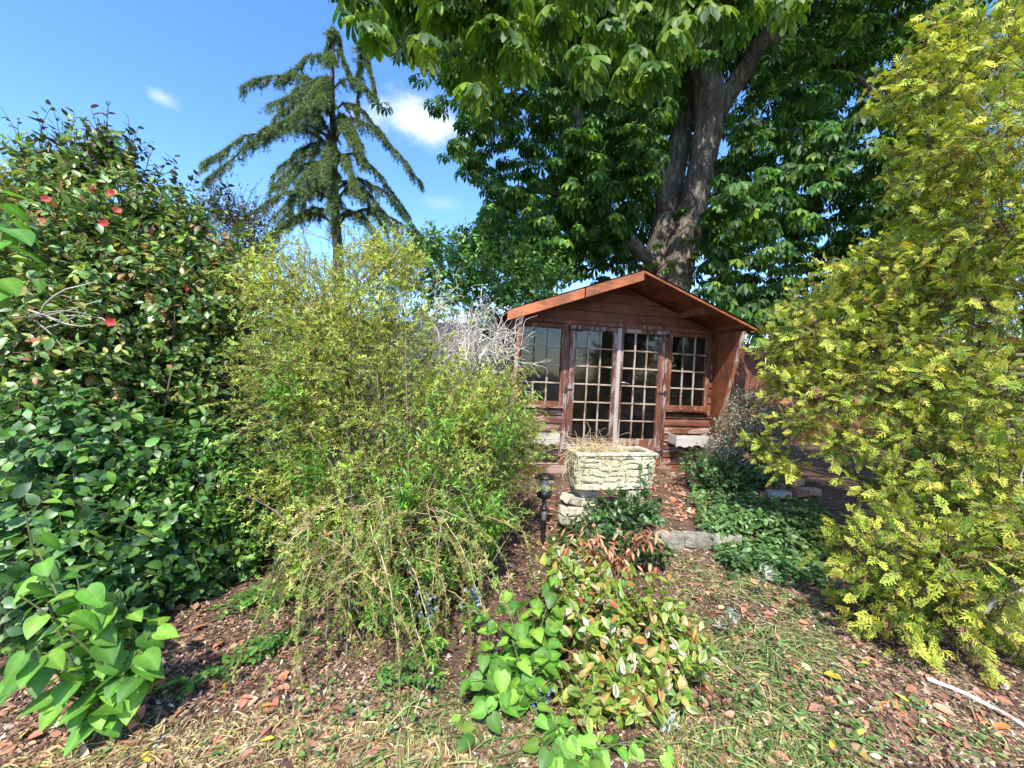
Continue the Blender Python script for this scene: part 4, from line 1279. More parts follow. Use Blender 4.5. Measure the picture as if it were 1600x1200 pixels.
# flowers
fx = [(142, 296), (72, 312), (125, 312), (163, 350), (232, 362), (261, 507), (174, 504), (182, 330), (350, 368), (287, 450), (62, 346), (235, 357), (176, 303), (118, 655), (338, 378)]
s = Soup()
fm = None
for i, (a, b) in enumerate(fx):
    pos = P(a, b, 2.35 + .45 * (a > 200) + .25 * (b < 400)) 
    col = [(.55, .07, .06), (.62, .12, .09), (.6, .28, .22)][i % 3]
    if i < 3:
        s = Soup(); scatter(s, FLOWER, np.zeros((1, 3)), np.array([[0, 1., 0]]), np.array([[0, 0, 1.]]), np.ones(1), np.array([col])); 
        fm = (fm or []) + [s.mesh('flower', M_SOFT)]
    o = link('flower', fm[i % 3], camel); o.location = Vector(pos) - camel.location; o.scale = (.035,) * 3; o.rotation_euler = (R(70) + U(-.4, .4), U(-.5, .5), U(0, 3))
# branches that show inside the bush on the far left
s = Soup()
st_ = P(U(0, 60, 16), U(480, 530, 16), np.full(16, 2.35)); pa = grow(st_, np.tile([[.9, .1, .05]], (16, 1)) + rng.normal(0, .35, (16, 3)), U(.2, .5, 16), 7, .05, .2)
tubes(s, pa, np.linspace(.006, .003, 7), 5, vary((.34, .29, .22), 16)); s.obj('dead_branches', M_TWIG, camel, kind='stuff')

IV = [(.045, .11, .03), (.07, .165, .038), (.11, .24, .045), (.18, .33, .05)]
shrub('evergreen_hedge', 'dark glossy broad-leaved evergreen mass at the foot of the camellia, above the bark chips', 'hedge', base_of(190, 985),
      [B(110, 720, 2.35, 150, 110, .4), B(270, 740, 2.75, 120, 100, .4), B(200, 840, 2.3, 150, 90, .35), B(350, 800, 2.85, 90, 70, .35), B(60, 850, 1.95, 110, 100, .35), B(300, 880, 2.55, 100, 50, .3), B(110, 940, 1.95, 120, 70, .3), B(400, 850, 2.95, 50, 40, .25)],
      2300, (.15, .35), 9, OVAL_W, (.05, .09), IV, (3, 4, 3, 1.2), None, M_GLOSS, .5, .1, n_obj=290, stems=0, leaf_up=.5, minpx=9, lod=(OVAL_L, 6))
shrub('privet_sprigs', 'bright green glossy sprigs pushing out of the dark hedge near the yellow bush', 'shrub', base_of(390, 880),
      [B(330, 740, 2.6, 90, 50, .2), B(280, 800, 2.35, 70, 50, .2), B(390, 800, 2.75, 60, 60, .25), B(370, 860, 2.6, 60, 40, .2), B(230, 760, 2.3, 60, 40, .2), B(420, 740, 2.8, 40, 40, .2)],
      300, (.14, .3), 12, OVAL, (.035, .055), [(.07, .18, .025), (.11, .25, .03), (.17, .32, .05)], None, None, M_GLOSS, .5, .2, n_obj=200, stems=6, minpx=8)

# lilac in the corner
def stems_plant(name, label, cat, base, tips, T, size, cols, per, mat=M_SOFT, n_obj=300, group=None, r=.006, colst=(.12, .14, .05), spread=.22, c1=None, whorl=2, hang=.55, t0=.25):
    pl = empty(name, base, label, cat, group)
    tips = np.asarray(tips, float); n = len(tips)
    b0 = np.array(base) + np.stack([rng.normal(0, .03, n), rng.normal(0, .03, n), np.full(n, -.02)], -1)
    mid = b0 * .5 + tips * .5 + np.stack([rng.normal(0, .05, n), rng.normal(0, .05, n), U(.02, .12, n)], -1)
    t = np.linspace(0, 1, 10)[None, :, None]
    pa = b0[:, None] * (1 - t) ** 2 + 2 * mid[:, None] * t * (1 - t) + tips[:, None] * t ** 2
    s = Soup(); tubes(s, pa, np.linspace(r, r * .4, 10), 5, vary(colst, n, .15, .04)); s.obj('stems', M_TWIG, pl, kind='stuff')
    pos, tan, tq = along(pa, per, t0, 1)
    m = len(pos)
    a = U(0, 2 * PI, m)
    dd = norm(np.stack([np.cos(a), np.sin(a), U(-hang, .35, m)], -1) + tan * .2)
    # petioles
    sz = U(size[0], size[1], m)
    lp_ = pos + dd * (sz * .35)[:, None]
    s = Soup(); tubes(s, np.stack([pos, lp_], 1), [r * .25, r * .2], 3, (.14, .2, .06)); s.obj('petioles', M_TWIG, pl, kind='stuff')
    ld = norm(dd + np.array([0, 0, -1.0]) * U(.0, .75, (m, 1)))
    up = norm(np.array([0, -.25, 1.0]) + dd * .5 + rng.normal(0, .18, (m, 3)))
    bc = pick(cols, m, None, .2)
    plant_pieces(pl, T, lp_, ld, up, sz, np.clip(bc * [1.55, 1.3, 1.6], 0, .8), bc, mat, n_obj, minpx=6)
    return pl
LIL = [(.10, .24, .03), (.14, .32, .036), (.18, .38, .045), (.075, .18, .028)]
tips = P(np.array([60, 120, 30, 190, 90, 150, 235, 215, 60, 110, 170, 20, 80, 230, 40]), np.array([860, 900, 930, 940, 960, 1000, 985, 1015, 1010, 1050, 1065, 1040, 1085, 1040, 800]), np.array([1.5, 1.42, 1.35, 1.5, 1.35, 1.45, 1.55, 1.5, 1.32, 1.4, 1.45, 1.35, 1.42, 1.5, 1.55]))
stems_plant('lilac_bush', 'lilac with big heart-shaped bright green leaves at the near corner of the hedge', 'shrub', (-1.45, 1.5, .02), tips, HEART, (.055, .095), LIL, 11, n_obj=260, r=.007)
tips = P(np.array([-6, 4, -4]), np.array([300, 362, 340]), np.array([.95, .9, .92]))
stems_plant('lilac_shoot', 'tall lilac shoot whose few leaves hang at eye height beside the camellia', 'shrub', (-1.28, .82, 0), tips, HEART, (.055, .075), [(.11, .26, .03), (.08, .2, .03)], 5, n_obj=60, r=.006, t0=.92)

# ------------------------------------------------------------------ yellow spirea in the middle
SP = [B(520, 470, 3.0, 150, 100, .6), B(560, 550, 2.9, 160, 130, .7), B(480, 610, 2.75, 110, 120, .55), B(640, 680, 2.75, 200, 130, .7), B(770, 630, 3.0, 80, 80, .45), B(600, 790, 2.55, 160, 120, .5),
      B(450, 760, 2.75, 80, 80, .4), B(805, 690, 3.0, 55, 60, .35), B(620, 410, 3.1, 45, 40, .4), B(430, 440, 3.0, 70, 60, .4), B(720, 790, 2.65, 110, 80, .4), B(570, 390, 3.1, 40, 40, .3), B(600, 860, 2.45, 130, 90, .4), B(510, 850, 2.5, 80, 90, .35), B(690, 870, 2.5, 80, 90, .35), B(600, 940, 2.35, 80, 70, .3), B(815, 680, 3.1, 38, 45, .2), B(735, 825, 2.55, 65, 60, .26), B(725, 700, 2.75, 95, 110, .4)]
spi = empty('spirea_bush', base_of(610, 985), 'big airy yellow-olive bush of tiny leaves in the middle of the garden', 'bush')
n = 4900
p, nn = blob_pts(SP, n, .4)
ctr = np.array(base_of(610, 960)) + [0, .15, .5]
d = norm(norm(p - ctr) * .6 + nn * .7 + rng.normal(0, .5, (n, 3)) + [0, 0, .1])
ln = U(.15, .42, n)
hi_ = sstep(.6, 1.6, p[:, 2])
pa = grow(p - d * ln[:, None] * .7, d, ln, 5, droop=.16 - .1 * hi_, wob=.2)
s = Soup(); tubes(s, pa, np.linspace(.0026, .001, 5), 3, pick([(.14, .085, .045), (.22, .16, .09), (.09, .055, .035)], n))
# main stems
m = 46
j = rng.choice(n, m); b0 = np.array(spi.location) + np.stack([rng.normal(0, .14, m), rng.normal(0, .12, m), np.full(m, -.05)], -1)
t = np.linspace(0, 1, 14)[None, :, None]; e = p[j]; mid = b0 * .5 + e * .5 + np.stack([rng.normal(0, .08, m), rng.normal(0, .08, m), U(.1, .5, m)], -1)
tubes(s, b0[:, None] * (1 - t) ** 2 + 2 * mid[:, None] * t * (1 - t) + e[:, None] * t ** 2, np.linspace(.006, .002, 14), 5, vary((.15, .11, .075), m))
s.obj('branches', M_TWIG, spi, kind='stuff')
pos, tan, t = along(pa, 11, .12, 1)
m = len(pos)
zf = sstep(.2, 2.4, pos[:, 2] + rng.normal(0, .25, m))[:, None]
colA = pick([(.38, .43, .06), (.28, .40, .06), (.50, .48, .09), (.26, .18, .06)], m, (4, 4, 3, 1)); colB = pick([(.22, .35, .055), (.36, .41, .08), (.46, .40, .13), (.28, .19, .08), (.15, .27, .04)], m, (5, 3, 1.5, .8, 4))
pos = pos + rng.normal(0, .01, pos.shape)
cl_ = np.exp(.32 * vnoise(pos * 3.4, 91) + .25 * vnoise(pos * 9, 92))[:, None] * np.repeat(np.exp(rng.normal(0, .16, n)), 11)[:, None]
colA = np.clip(colA * cl_, 0, .8); colB = np.clip(colB * cl_, 0, .8)
s = Soup()
scatter(s, ROS, pos, norm(tan + rng.normal(0, .5, tan.shape)), norm(np.repeat(nn, 11, 0) * .5 + [0, 0, .8] + rng.normal(0, .4, (m, 3))), U(.016, .031, m), colA * zf + colB * (1 - zf))
s.obj('foliage', M_SOFT, spi, kind='stuff')
# bare arching stems that hang to the ground
n = 110
a = rng.normal(-PI / 2, .9, n)
b0 = np.array(spi.location) + np.stack([rng.normal(0, .25, n), rng.normal(0, .12, n), U(.25, .75, n)], -1)
pa = grow(b0, np.stack([np.cos(a), np.sin(a) * .7, U(-.3, .6, n)], -1), U(.3, .75, n), 10, droop=.26, wob=.14)
pa[..., 2] = np.maximum(pa[..., 2], gz(pa[..., 0], pa[..., 1]) + .01)
s = Soup(); tubes(s, pa, np.linspace(.0024, .001, 10), 3, pick([(.46, .36, .22), (.36, .27, .16), (.25, .16, .09)], n)); s.obj('bare_stems', M_TWIG, spi, kind='stuff')
pos, tan, t = along(pa, 26, .2, 1); k = U(0, 1, len(pos)) > .25; pos = pos[k]; tan = tan[k]
s = Soup(); scatter(s, ROS, pos, norm(tan + rng.normal(0, .6, tan.shape)), norm(np.array([0, -.3, .8]) + rng.normal(0, .4, pos.shape)), U(.018, .034, len(pos)), pick([(.2, .30, .05), (.28, .27, .07), (.12, .18, .03), (.34, .25, .10)], len(pos)))
s.obj('hanging_foliage', M_SOFT, spi, kind='stuff')

# bright green shoots through it
def leafy_shoots(name, label, spots, hgt, nper, size, cols, group=None, T=LANCE, cat='plant', n_obj=40, spread=.1, root_at=None):
    out_ = []
    for i, (px, py, d, lab) in enumerate(spots):
        c = P(px, py, d)
        base = (float(c[0]), float(c[1]), float(gz(c[0], c[1])))
        pl = empty(name, base, lab, cat, group)
        k = nper
        tp = c + rng.normal(0, spread, (k, 3)) * [1, .7, .9]
        rt = np.array(base if root_at is None else root_at)
        low = min(.3, max(.05, c[2] - base[2]) * .6)
        node = c + np.array([0, .18 if root_at is not None else 0, -low])
        node[2] = max(node[2], base[2] + .01)
        tq = np.linspace(0, 1, 10)[None, :, None]
        st0 = rt[None, None] * (1 - tq) ** 2 + 2 * tq * (1 - tq) * (rt * .75 + node * .25 + [0, .1, .3 * (node[2] - rt[2])])[None, None] + node[None, None] * tq ** 2
        s = Soup(); tubes(s, st0, np.linspace(.006, .003, 10), 5, (.2, .16, .09))
        j0 = node + rng.normal(0, .02, (k, 3)); md = j0 * .5 + tp * .5 + rng.normal(0, .03, (k, 3)) + [0, -.02, .02]
        pa = np.stack([np.repeat(node[None], k, 0), j0, j0 * .6 + md * .4, md, tp], 1)
        tubes(s, pa, np.linspace(.003, .0012, 5), 4, (.16, .2, .06)); s.obj('stems', M_TWIG, pl, kind='stuff')
        pos, tan, t = along(pa[:, 2:], 16, 0, 1)
        m = len(pos)
        plant_pieces(pl, T, pos, side_dirs(tan, .8, .55), norm(np.array([0, -.1, .9]) + rng.normal(0, .3, (m, 3))), U(size[0], size[1], m) * (1.1 - .45 * t), pick(cols, m, None, .14), None, M_SOFT, n_obj, minpx=7)
        out_.append(pl)
    return out_
GR = [(.15, .32, .04), (.22, .42, .055), (.10, .24, .03)]
leafy_shoots('leafy_shoot', '', [(690, 620, 2.05, 'upright bright green shoots in the upper middle of the yellow bush'),
                                 (790, 640, 2.3, 'bright green shoots at the shed side of the yellow bush'),
                                 (770, 790, 2.3, 'bright green shoots just beside the black lantern, low on the yellow bush'),
                                 (620, 730, 1.98, 'bright green shoots in the heart of the yellow bush'),
                                 (430, 560, 2.2, 'bright green shoots on the hedge side of the yellow bush'),
                                 (600, 930, 1.9, 'bright green shoots among the hanging bare stems low on the bush'),
                                 (690, 880, 2.05, 'bright green shoots between the hanging stems and the black lantern'),
                                 (660, 1040, 1.8, 'bright green shoots standing on the bark in front of the yellow bush'),
                                 (730, 740, 2.05, 'bright green shoots above the dry stems of the yellow bush'),
                                 (470, 690, 2.15, 'bright green shoots low on the hedge side of the yellow bush')], .5, 10, (.04, .068), GR, 'green shoots growing through the yellow bush', spread=.11, root_at=tuple(spi.location))

# dead pale twigs behind
dt = empty('dead_shrub', base_of(745, 700), 'bare bleached grey dead shrub of tangled twigs beside the shed roof', 'shrub')
n = 52
b0 = P(U(670, 790, n), U(545, 610, n), U(3.2, 3.8, n))
tg = P(U(630, 825, n), U(425, 590, n), U(3.1, 3.8, n))
pa = grow(b0, norm(tg - b0) + rng.normal(0, .2, (n, 3)) + [0, 0, .3], U(.3, .62, n), 9, .02, .24)
s = Soup(); tubes(s, pa, np.linspace(.005, .002, 9), 5, vary((.50, .45, .37), n, .15, .03))
pos, tan, t = along(pa, 6, .2, 1); d2 = side_dirs(tan, .8, .7); d2[:, 2] += .15
p2 = grow(pos, d2, U(.1, .32, len(pos)), 6, 0, .22); tubes(s, p2, np.linspace(.0028, .0013, 6), 4, vary((.54, .5, .42), len(pos), .18, .03))
pos, tan, t = along(p2, 3, .3, 1); p3 = grow(pos, side_dirs(tan, .8, .7), U(.05, .16, len(pos)), 4, 0, .2); tubes(s, p3, np.linspace(.0025, .0012, 4), 3, vary((.55, .5, .43), len(pos), .18, .03))
base = np.array(dt.location) + rng.normal(0, .1, (14, 3)) * [1, 1, 0]; e = b0[:14]; t = np.linspace(0, 1, 8)[None, :, None]
tubes(s, base[:, None] * (1 - t) + e[:, None] * t + rng.normal(0, .012, (14, 8, 3)), np.linspace(.014, .009, 8), 5, vary((.42, .38, .31), 14, .1, .02))
s.obj('twigs', M_TWIG, dt, kind='stuff')

# ------------------------------------------------------------------ golden conifer on the right
gc = empty('golden_conifer', (4.0, 3.1, .15), 'large golden-yellow conifer with loose feathery sprays filling the side of the garden', 'tree')
GC = [B(1560, 60, 2.7, 130, 90, .5), B(1480, 130, 2.8, 100, 70, .4), B(1400, 130, 2.9, 38, 26, .2), B(1590, 200, 2.5, 130, 100, .5), B(1500, 270, 2.8, 90, 60, .4), B(1430, 230, 3.0, 40, 40, .3), B(1590, 350, 2.6, 130, 90, .5),
      B(1450, 320, 3.0, 70, 35, .3), B(1420, 430, 3.1, 130, 60, .45), B(1330, 420, 3.2, 60, 32, .3), B(1250, 480, 3.3, 50, 40, .3), B(1550, 470, 2.7, 120, 70, .5), B(1300, 520, 3.2, 100, 50, .4), B(1215, 545, 3.4, 36, 28, .25),
      B(1260, 610, 3.2, 60, 40, .3), B(1390, 600, 2.9, 120, 70, .45), B(1530, 610, 2.6, 120, 90, .5), B(1240, 660, 3.1, 40, 24, .25), B(1340, 690, 2.9, 80, 45, .35), B(1185, 690, 3.3, 30, 26, .2), B(1225, 720, 3.2, 36, 24, .2), B(1480, 720, 2.5, 90, 70, .4), B(1580, 740, 2.4, 90, 90, .45),
      B(1420, 870, 2.1, 130, 70, .35), B(1530, 880, 1.95, 110, 70, .35), B(1340, 880, 2.25, 55, 45, .25), B(1400, 950, 2.1, 90, 50, .3), B(1490, 950, 1.95, 60, 45, .25), B(1600, 830, 2.0, 60, 80, .35), B(1600, 1030, 1.9, 26, 36, .2), B(1355, 960, 2.2, 40, 60, .22),
      B(1500, 800, 2.4, 120, 50, .35), B(1390, 760, 2.7, 60, 40, .3), B(1290, 590, 3.3, 90, 60, .35), B(1340, 480, 3.3, 90, 60, .4), B(1420, 540, 3.0, 120, 80, .5), B(1450, 680, 2.7, 110, 70, .45), B(1240, 570, 3.4, 50, 40, .3), B(1500, 400, 2.8, 100, 60, .4)]
# unseen far side of the tree
for q in ((4.3, 4.0, 1.6, .7), (4.4, 3.6, 3.2, .8), (4.2, 4.2, 2.4, .7), (4.9, 2.3, 1.6, .8), (4.6, 2.4, 2.8, .8), (4.6, 3.6, 1.2, .9), (4.9, 3.0, 2.4, .9), (4.7, 3.9, 2.6, .8), (4.5, 3.3, 4.0, .8), (4.3, 3.2, 5.0, .6), (5.2, 2.8, 1.0, .8)):
    GC.append((np.array(q[:3]), np.array([q[3], q[3], q[3]])))
GC = [(c_, r_ * .96) for c_, r_ in GC]
n = 8600
p, nn = blob_pts(GC, n, .5)
outer = U(0, 1, n)
axis = np.array([4.1, 3.2, 0]); od = p - axis; od[:, 2] = 0; od = norm(od)
d = norm(nn * 1.0 + od * .3 + rng.normal(0, .35, (n, 3)) + [0, 0, .12])
ln = U(.15, .32, n)
pa = grow(p - d * ln[:, None] * .8, d, ln, 4, .06, .1)
s = Soup(); tubes(s, pa, np.linspace(.004, .0015, 4), 3, pick([(.16, .10, .05), (.24, .17, .09), (.1, .07, .04)], n))
# boughs from the stem to the clumps
for c, r in GC:
    k = 1
    e = c + rng.normal(0, .35, (k, 3)) * r
    b0 = np.stack([4.1 + rng.normal(0, .06, k), 3.2 + rng.normal(0, .06, k), np.maximum(.35, e[:, 2] * U(.6, .9, k))], -1)
    t = np.linspace(0, 1, 12)[None, :, None]
    q = b0[:, None] * (1 - t) + e[:, None] * t + rng.normal(0, .014, (k, 12, 3)) + np.array([0, 0, -.12]) * np.sin(PI * t)
    tubes(s, q, np.linspace(.022, .004, 12), 4, vary((.20, .15, .10), k))
s.obj('boughs', M_TWIG, gc, kind='stuff')
s = Soup(); q = np.stack([np.full(20, 4.1), np.full(20, 3.2), np.linspace(-.1, 6.0, 20)], -1) + rng.normal(0, .01, (20, 3)); tubes(s, q[None], np.linspace(.13, .02, 20), 12, (.2, .14, .1)); s.obj('trunk', BARK_D, gc)
per = 6
pos, tan, t = along(pa, per, .15, 1)
m = len(pos)
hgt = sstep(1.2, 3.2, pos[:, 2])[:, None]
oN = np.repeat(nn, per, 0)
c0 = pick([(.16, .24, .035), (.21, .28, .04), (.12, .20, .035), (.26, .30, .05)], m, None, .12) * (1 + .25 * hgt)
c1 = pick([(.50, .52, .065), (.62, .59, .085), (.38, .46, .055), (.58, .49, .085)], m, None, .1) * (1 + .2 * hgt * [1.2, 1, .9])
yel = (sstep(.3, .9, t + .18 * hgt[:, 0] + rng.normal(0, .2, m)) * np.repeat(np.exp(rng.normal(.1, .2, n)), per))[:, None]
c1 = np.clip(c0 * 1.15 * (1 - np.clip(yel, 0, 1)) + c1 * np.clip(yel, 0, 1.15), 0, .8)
dead = U(0, 1, m) < .02
c0[dead] = (.22, .10, .05); c1[dead] = (.34, .18, .10)
dirs = side_dirs(tan, .6, .8)
up = norm(oN * .75 + np.array([0, 0, .6]) + np.repeat(rng.normal(0, .3, (n, 3)), per, 0) + rng.normal(0, .2, (m, 3)))
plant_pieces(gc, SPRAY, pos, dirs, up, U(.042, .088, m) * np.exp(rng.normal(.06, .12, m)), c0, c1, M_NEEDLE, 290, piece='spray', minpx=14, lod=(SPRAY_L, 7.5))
# bare grey twigs that stick out of it
n = 34
b0, bn = blob_pts(GC, n, .2); pa = grow(b0, norm(bn + rng.normal(0, .4, (n, 3))), U(.12, .34, n), 8, .03, .18)
s = Soup(); tubes(s, pa, np.linspace(.0045, .0015, 8), 4, vary((.30, .25, .19), n)); s.obj('bare_twigs', M_TWIG, gc, kind='stuff')
q = P(np.array([1600, 1575, 1555, 1540, 1525]), np.array([920, 925, 938, 955, 965]), np.array([1.8, 1.8, 1.8, 1.82, 1.85])); q = smooth_path(q, 16, 3)
s = Soup(); tubes(s, q[None], np.linspace(.012, .007, 16), 8, (.42, .36, .27)); s.obj('bough', M_TWIG, gc)

# ------------------------------------------------------------------ foreground plants
VG = [B(960, 960, 1.95, 115, 70, .28), B(1010, 1030, 1.85, 85, 75, .26), B(900, 890, 2.15, 60, 35, .2), B(960, 1090, 1.72, 90, 60, .22), B(1055, 1000, 1.9, 45, 70, .18), B(890, 960, 2.0, 60, 60, .2), B(930, 1140, 1.62, 60, 40, .15)]
shrub('variegated_shrub', 'low variegated shrub with cream-edged, pink and red-tipped leaves in the foreground', 'shrub', base_of(965, 1125), VG, 500, (.12, .3), 9, OVAL, (.042, .07),
      [(.10, .22, .025), (.15, .29, .03), (.21, .31, .04), (.34, .36, .07), (.46, .11, .05), (.62, .38, .32), (.45, .26, .10)], (5, 5, 3, 1.0, 1.2, .7, 1.1), ([(.27, .33, .05), (.42, .42, .12), (.16, .27, .04), (.66, .50, .44), (.48, .14, .09)], (5, 1.4, 4, .9, 1.1)), M_GLOSS, .35, .55, n_obj=300, stems=0, minpx=7, tr=.0028, twig=(.2, .12, .07))
tips = P(np.array([770, 800, 830, 790, 850, 815, 870, 780, 750, 840, 730, 760, 860, 800, 835]), np.array([960, 1000, 940, 1040, 985, 1080, 905, 1090, 1020, 1040, 1060, 1110, 1010, 920, 1120]), np.array([1.75, 1.68, 1.8, 1.6, 1.75, 1.55, 1.85, 1.55, 1.65, 1.62, 1.58, 1.5, 1.7, 1.85, 1.5]))
stems_plant('lilac_suckers', 'clump of soft green heart-leaved suckers beside the variegated shrub', 'plant', base_of(815, 1085), tips, HEART, (.045, .085), LIL, 11, n_obj=160, r=.004)
tips = P(np.array([690, 720, 700, 760, 780]), np.array([1100, 1120, 1165, 1150, 1180]), np.array([1.62, 1.6, 1.52, 1.55, 1.5]))
stems_plant('broad_leaved_weed', 'broad-leaved green weed standing on the chips at the bottom of the garden', 'weed', base_of(740, 1160), tips, OVAL_W, (.06, .1), [(.08, .2, .03), (.16, .32, .045)], 7, n_obj=60, r=.003, t0=.4)
tips = P(np.array([860, 890, 840, 870, 910, 880, 950, 1000, 930, 1040]), np.array([1130, 1150, 1170, 1185, 1190, 1120, 1170, 1165, 1195, 1180]), np.array([1.5, 1.46, 1.42, 1.4, 1.4, 1.52, 1.42, 1.44, 1.38, 1.42]))
stems_plant('heart_leaved_weed', 'pointed heart-leaved weed at the foot of the variegated shrub', 'weed', base_of(880, 1185), tips, HEART, (.035, .065), LIL, 8, n_obj=60, r=.003, t0=.4)
# forget-me-nots
for (a, b, d, lab) in ((735, 935, 2.05, 'forget-me-not with tiny blue flowers among the hanging stems'), (838, 1095, 1.62, 'forget-me-not with pale blue flower heads in the heart-leaved suckers'), (668, 955, 2.0, 'forget-me-not with faded blue flowers under the yellow bush')):
    c = P(a, b, d); bs = (float(c[0]), float(c[1]), float(gz(c[0], c[1])))
    pl = empty('forget_me_not', bs, lab, 'flower', 'forget-me-nots')
    k = 14; tp = c + rng.normal(0, .035, (k, 3)); r0 = np.tile(np.array(bs), (k, 1)); s = Soup()
    tubes(s, np.stack([r0, r0 * .5 + tp * .5 + rng.normal(0, .02, (k, 3)), tp], 1), [.002, .0015, .001], 3, (.12, .2, .06)); s.obj('stems', M_TWIG, pl, kind='stuff')
    s = Soup(); q = np.repeat(tp, 5, 0) + rng.normal(0, .008, (k * 5, 3)); scatter(s, FLOWER, q, norm(rng.normal(0, 1, q.shape)), norm(rng.normal(0, .4, q.shape) + [0, -.6, .8]), U(.006, .009, len(q)), pick([(.25, .38, .68), (.4, .45, .7)], len(q)))
    s.obj('blossoms', M_SOFT, pl, kind='stuff')
    q = np.repeat(r0, 3, 0) + (np.repeat(tp, 3, 0) - np.repeat(r0, 3, 0)) * U(.2, .8, (k * 3, 1)); s = Soup()
    scatter(s, LANCE, q, norm(rng.normal(0, 1, q.shape) * [1, 1, .4]), norm(rng.normal(0, .3, q.shape) + [0, 0, 1]), U(.03, .05, len(q)), pick(GR, len(q))); s.obj('foliage', M_SOFT, pl, kind='stuff')
# dead brown plant
tips = P(U(865, 1040, 26), U(815, 885, 26), U(2.5, 2.75, 26))
stems_plant('withered_plant', 'withered plant with curled rust-brown leaves behind the variegated shrub', 'plant', base_of(950, 905), tips, LANCE, (.045, .075), [(.30, .11, .05), (.42, .19, .09), (.22, .08, .04), (.5, .28, .15)], 10, M_DRY, 120, r=.003, colst=(.2, .12, .07), hang=1.4, t0=.5)
# silver sprig
leafy_shoots('silver_sprig', '', [(1035, 1150, 1.58, 'small grey-white woolly sprig beside the variegated shrub'), (1145, 965, 2.1, 'small grey-white woolly sprig lying among cut grass'), (1195, 885, 2.4, 'pale woolly-leaved sprig in the middle of the ground cover')], .1, 3, (.035, .055), [(.34, .38, .32), (.45, .48, .42)], 'grey woolly sprigs', spread=.02, n_obj=30)
# ivy round the pedestals
shrub('ivy_clump', 'dark ivy scrambling over the pedestals under the stone trough', 'ivy', base_of(970, 850), [B(965, 800, 3.05, 50, 35, .2), B(1000, 745, 3.3, 14, 40, .1), B(920, 840, 2.85, 60, 28, .18), B(990, 850, 2.8, 60, 30, .18), B(1010, 800, 3.0, 30, 30, .15)],
      330, (.08, .2), 8, IVYLEAF, (.035, .055), [(.03, .08, .02), (.05, .12, .025), (.08, .17, .04)], None, None, M_GLOSS, .3, .2, n_obj=120, stems=0, minpx=8)

# trailing periwinkle on the bark
def trailer(px0, py0, px1, py1, n, lab, cols, size):
    a = G(np.array([px0]), np.array([py0]))[0]; b = G(np.array([px1]), np.array([py1]))[0]
    pl = empty('trailing_weed', tuple(float(c) for c in a), lab, 'weed', 'trailing weeds on the bark')
    k = n; st0 = a + (b - a) * U(0, .6, (k, 1)) + rng.normal(0, .05, (k, 3)) * [1, 1, 0]; st0[:, 2] = gz(st0[:, 0], st0[:, 1]) + .02
    pa = grow(st0, (b - a)[None] + rng.normal(0, .25, (k, 3)) * np.linalg.norm(b - a), U(.25, .5, k) * np.linalg.norm(b - a) + .1, 8, 0, .12)
    pa[..., 2] = gz(pa[..., 0], pa[..., 1]) + .02 + .05 * np.abs(np.sin(np.linspace(0, 3, 8)))[None] * U(.3, 1, (k, 1))
    s = Soup(); tubes(s, pa, .002, 3, (.14, .16, .06)); s.obj('stems', M_TWIG, pl, kind='stuff')
    pos, tan, t = along(pa, 18, 0, 1); m = len(pos)
    sd_ = np.cross(tan, [0, 0, 1.0]) * np.where(np.arange(m)[:, None] % 2, 1, -1)
    plant_pieces(pl, OVAL, pos, norm(sd_ + tan * .5 + [0, 0, .15]), norm(np.array([0, 0, 1.0]) + rng.normal(0, .25, (m, 3))), U(size[0], size[1], m), pick(cols, m), None, M_SOFT, 60, minpx=7)
PW = [(.10, .24, .04), (.14, .3, .06), (.07, .17, .035)]
trailer(535, 920, 390, 950, 9, 'trailing light green weed running from the bush across the bark, the longest run', PW, (.03, .045))
trailer(500, 985, 345, 1050, 8, 'trailing light green weed nearest the lower path of chips', PW, (.028, .042))
trailer(460, 920, 330, 970, 5, 'trailing weed between the hedge foot and the longest run', PW, (.026, .04))
trailer(345, 1070, 300, 1085, 3, 'short trailing weed sprig by the orange leaf on the chips', PW, (.026, .038))
trailer(530, 1075, 640, 1080, 5, 'trailing weed under the hanging bare stems', PW, (.024, .036))
trailer(470, 880, 560, 900, 6, 'trailing weed close under the yellow bush by the hedge foot', PW, (.026, .04))

# ground cover at the right
gcv = Soup()
poly = [(1075, 770), (1120, 735), (1250, 760), (1300, 830), (1290, 950), (1240, 960), (1150, 930), (1120, 860), (1090, 820)]
x, y = poly_pts(poly, 2600); q = G(x, y)
keep = (vnoise(q * 3.6, 43) + U(-.5, .5, 2600) - .8 * sstep(820, 930, y)) > -.55; keep &= ~((np.abs(x - 1225) < 42) & (np.abs(y - 772) < 26))
q = q[keep]; y = y[keep]; x = x[keep]; NG = len(q)
hh = (.10 + .12 * sstep(880, 780, y)) * U(.15, 1, NG) * (.7 + .5 * vnoise(q * 2.5, 41))
q[:, 2] += np.maximum(hh, .01)
q3 = np.repeat(q, 3, 0) + rng.normal(0, .025, (NG * 3, 3)) * [1, 1, .4]
q3[:, 2] = np.maximum(q3[:, 2], gz(q3[:, 0], q3[:, 1]) + .01)
a = U(0, 2 * PI, NG * 3)
clump = np.exp(.35 * vnoise(q3 * 3.2, 44))[:, None]
colg = pick([(.07, .15, .045), (.11, .21, .06), (.17, .28, .10), (.25, .32, .19)], NG * 3, (3, 4, 2, 1)) * clump
gpl = empty('ground_cover_plants', base_of(1190, 850), 'dense green ground cover of nettle-like leaves between the step and the golden conifer', 'ground cover')
gpl['kind'] = 'stuff'
plant_pieces(gpl, OVAL_W, q3, norm(np.stack([np.cos(a), np.sin(a), U(-.7, .6, NG * 3)], -1)), norm(np.array([0, -.15, 1.0]) + rng.normal(0, .45, (NG * 3, 3))), U(.022, .062, NG * 3), colg, None, M_SOFT, 0)
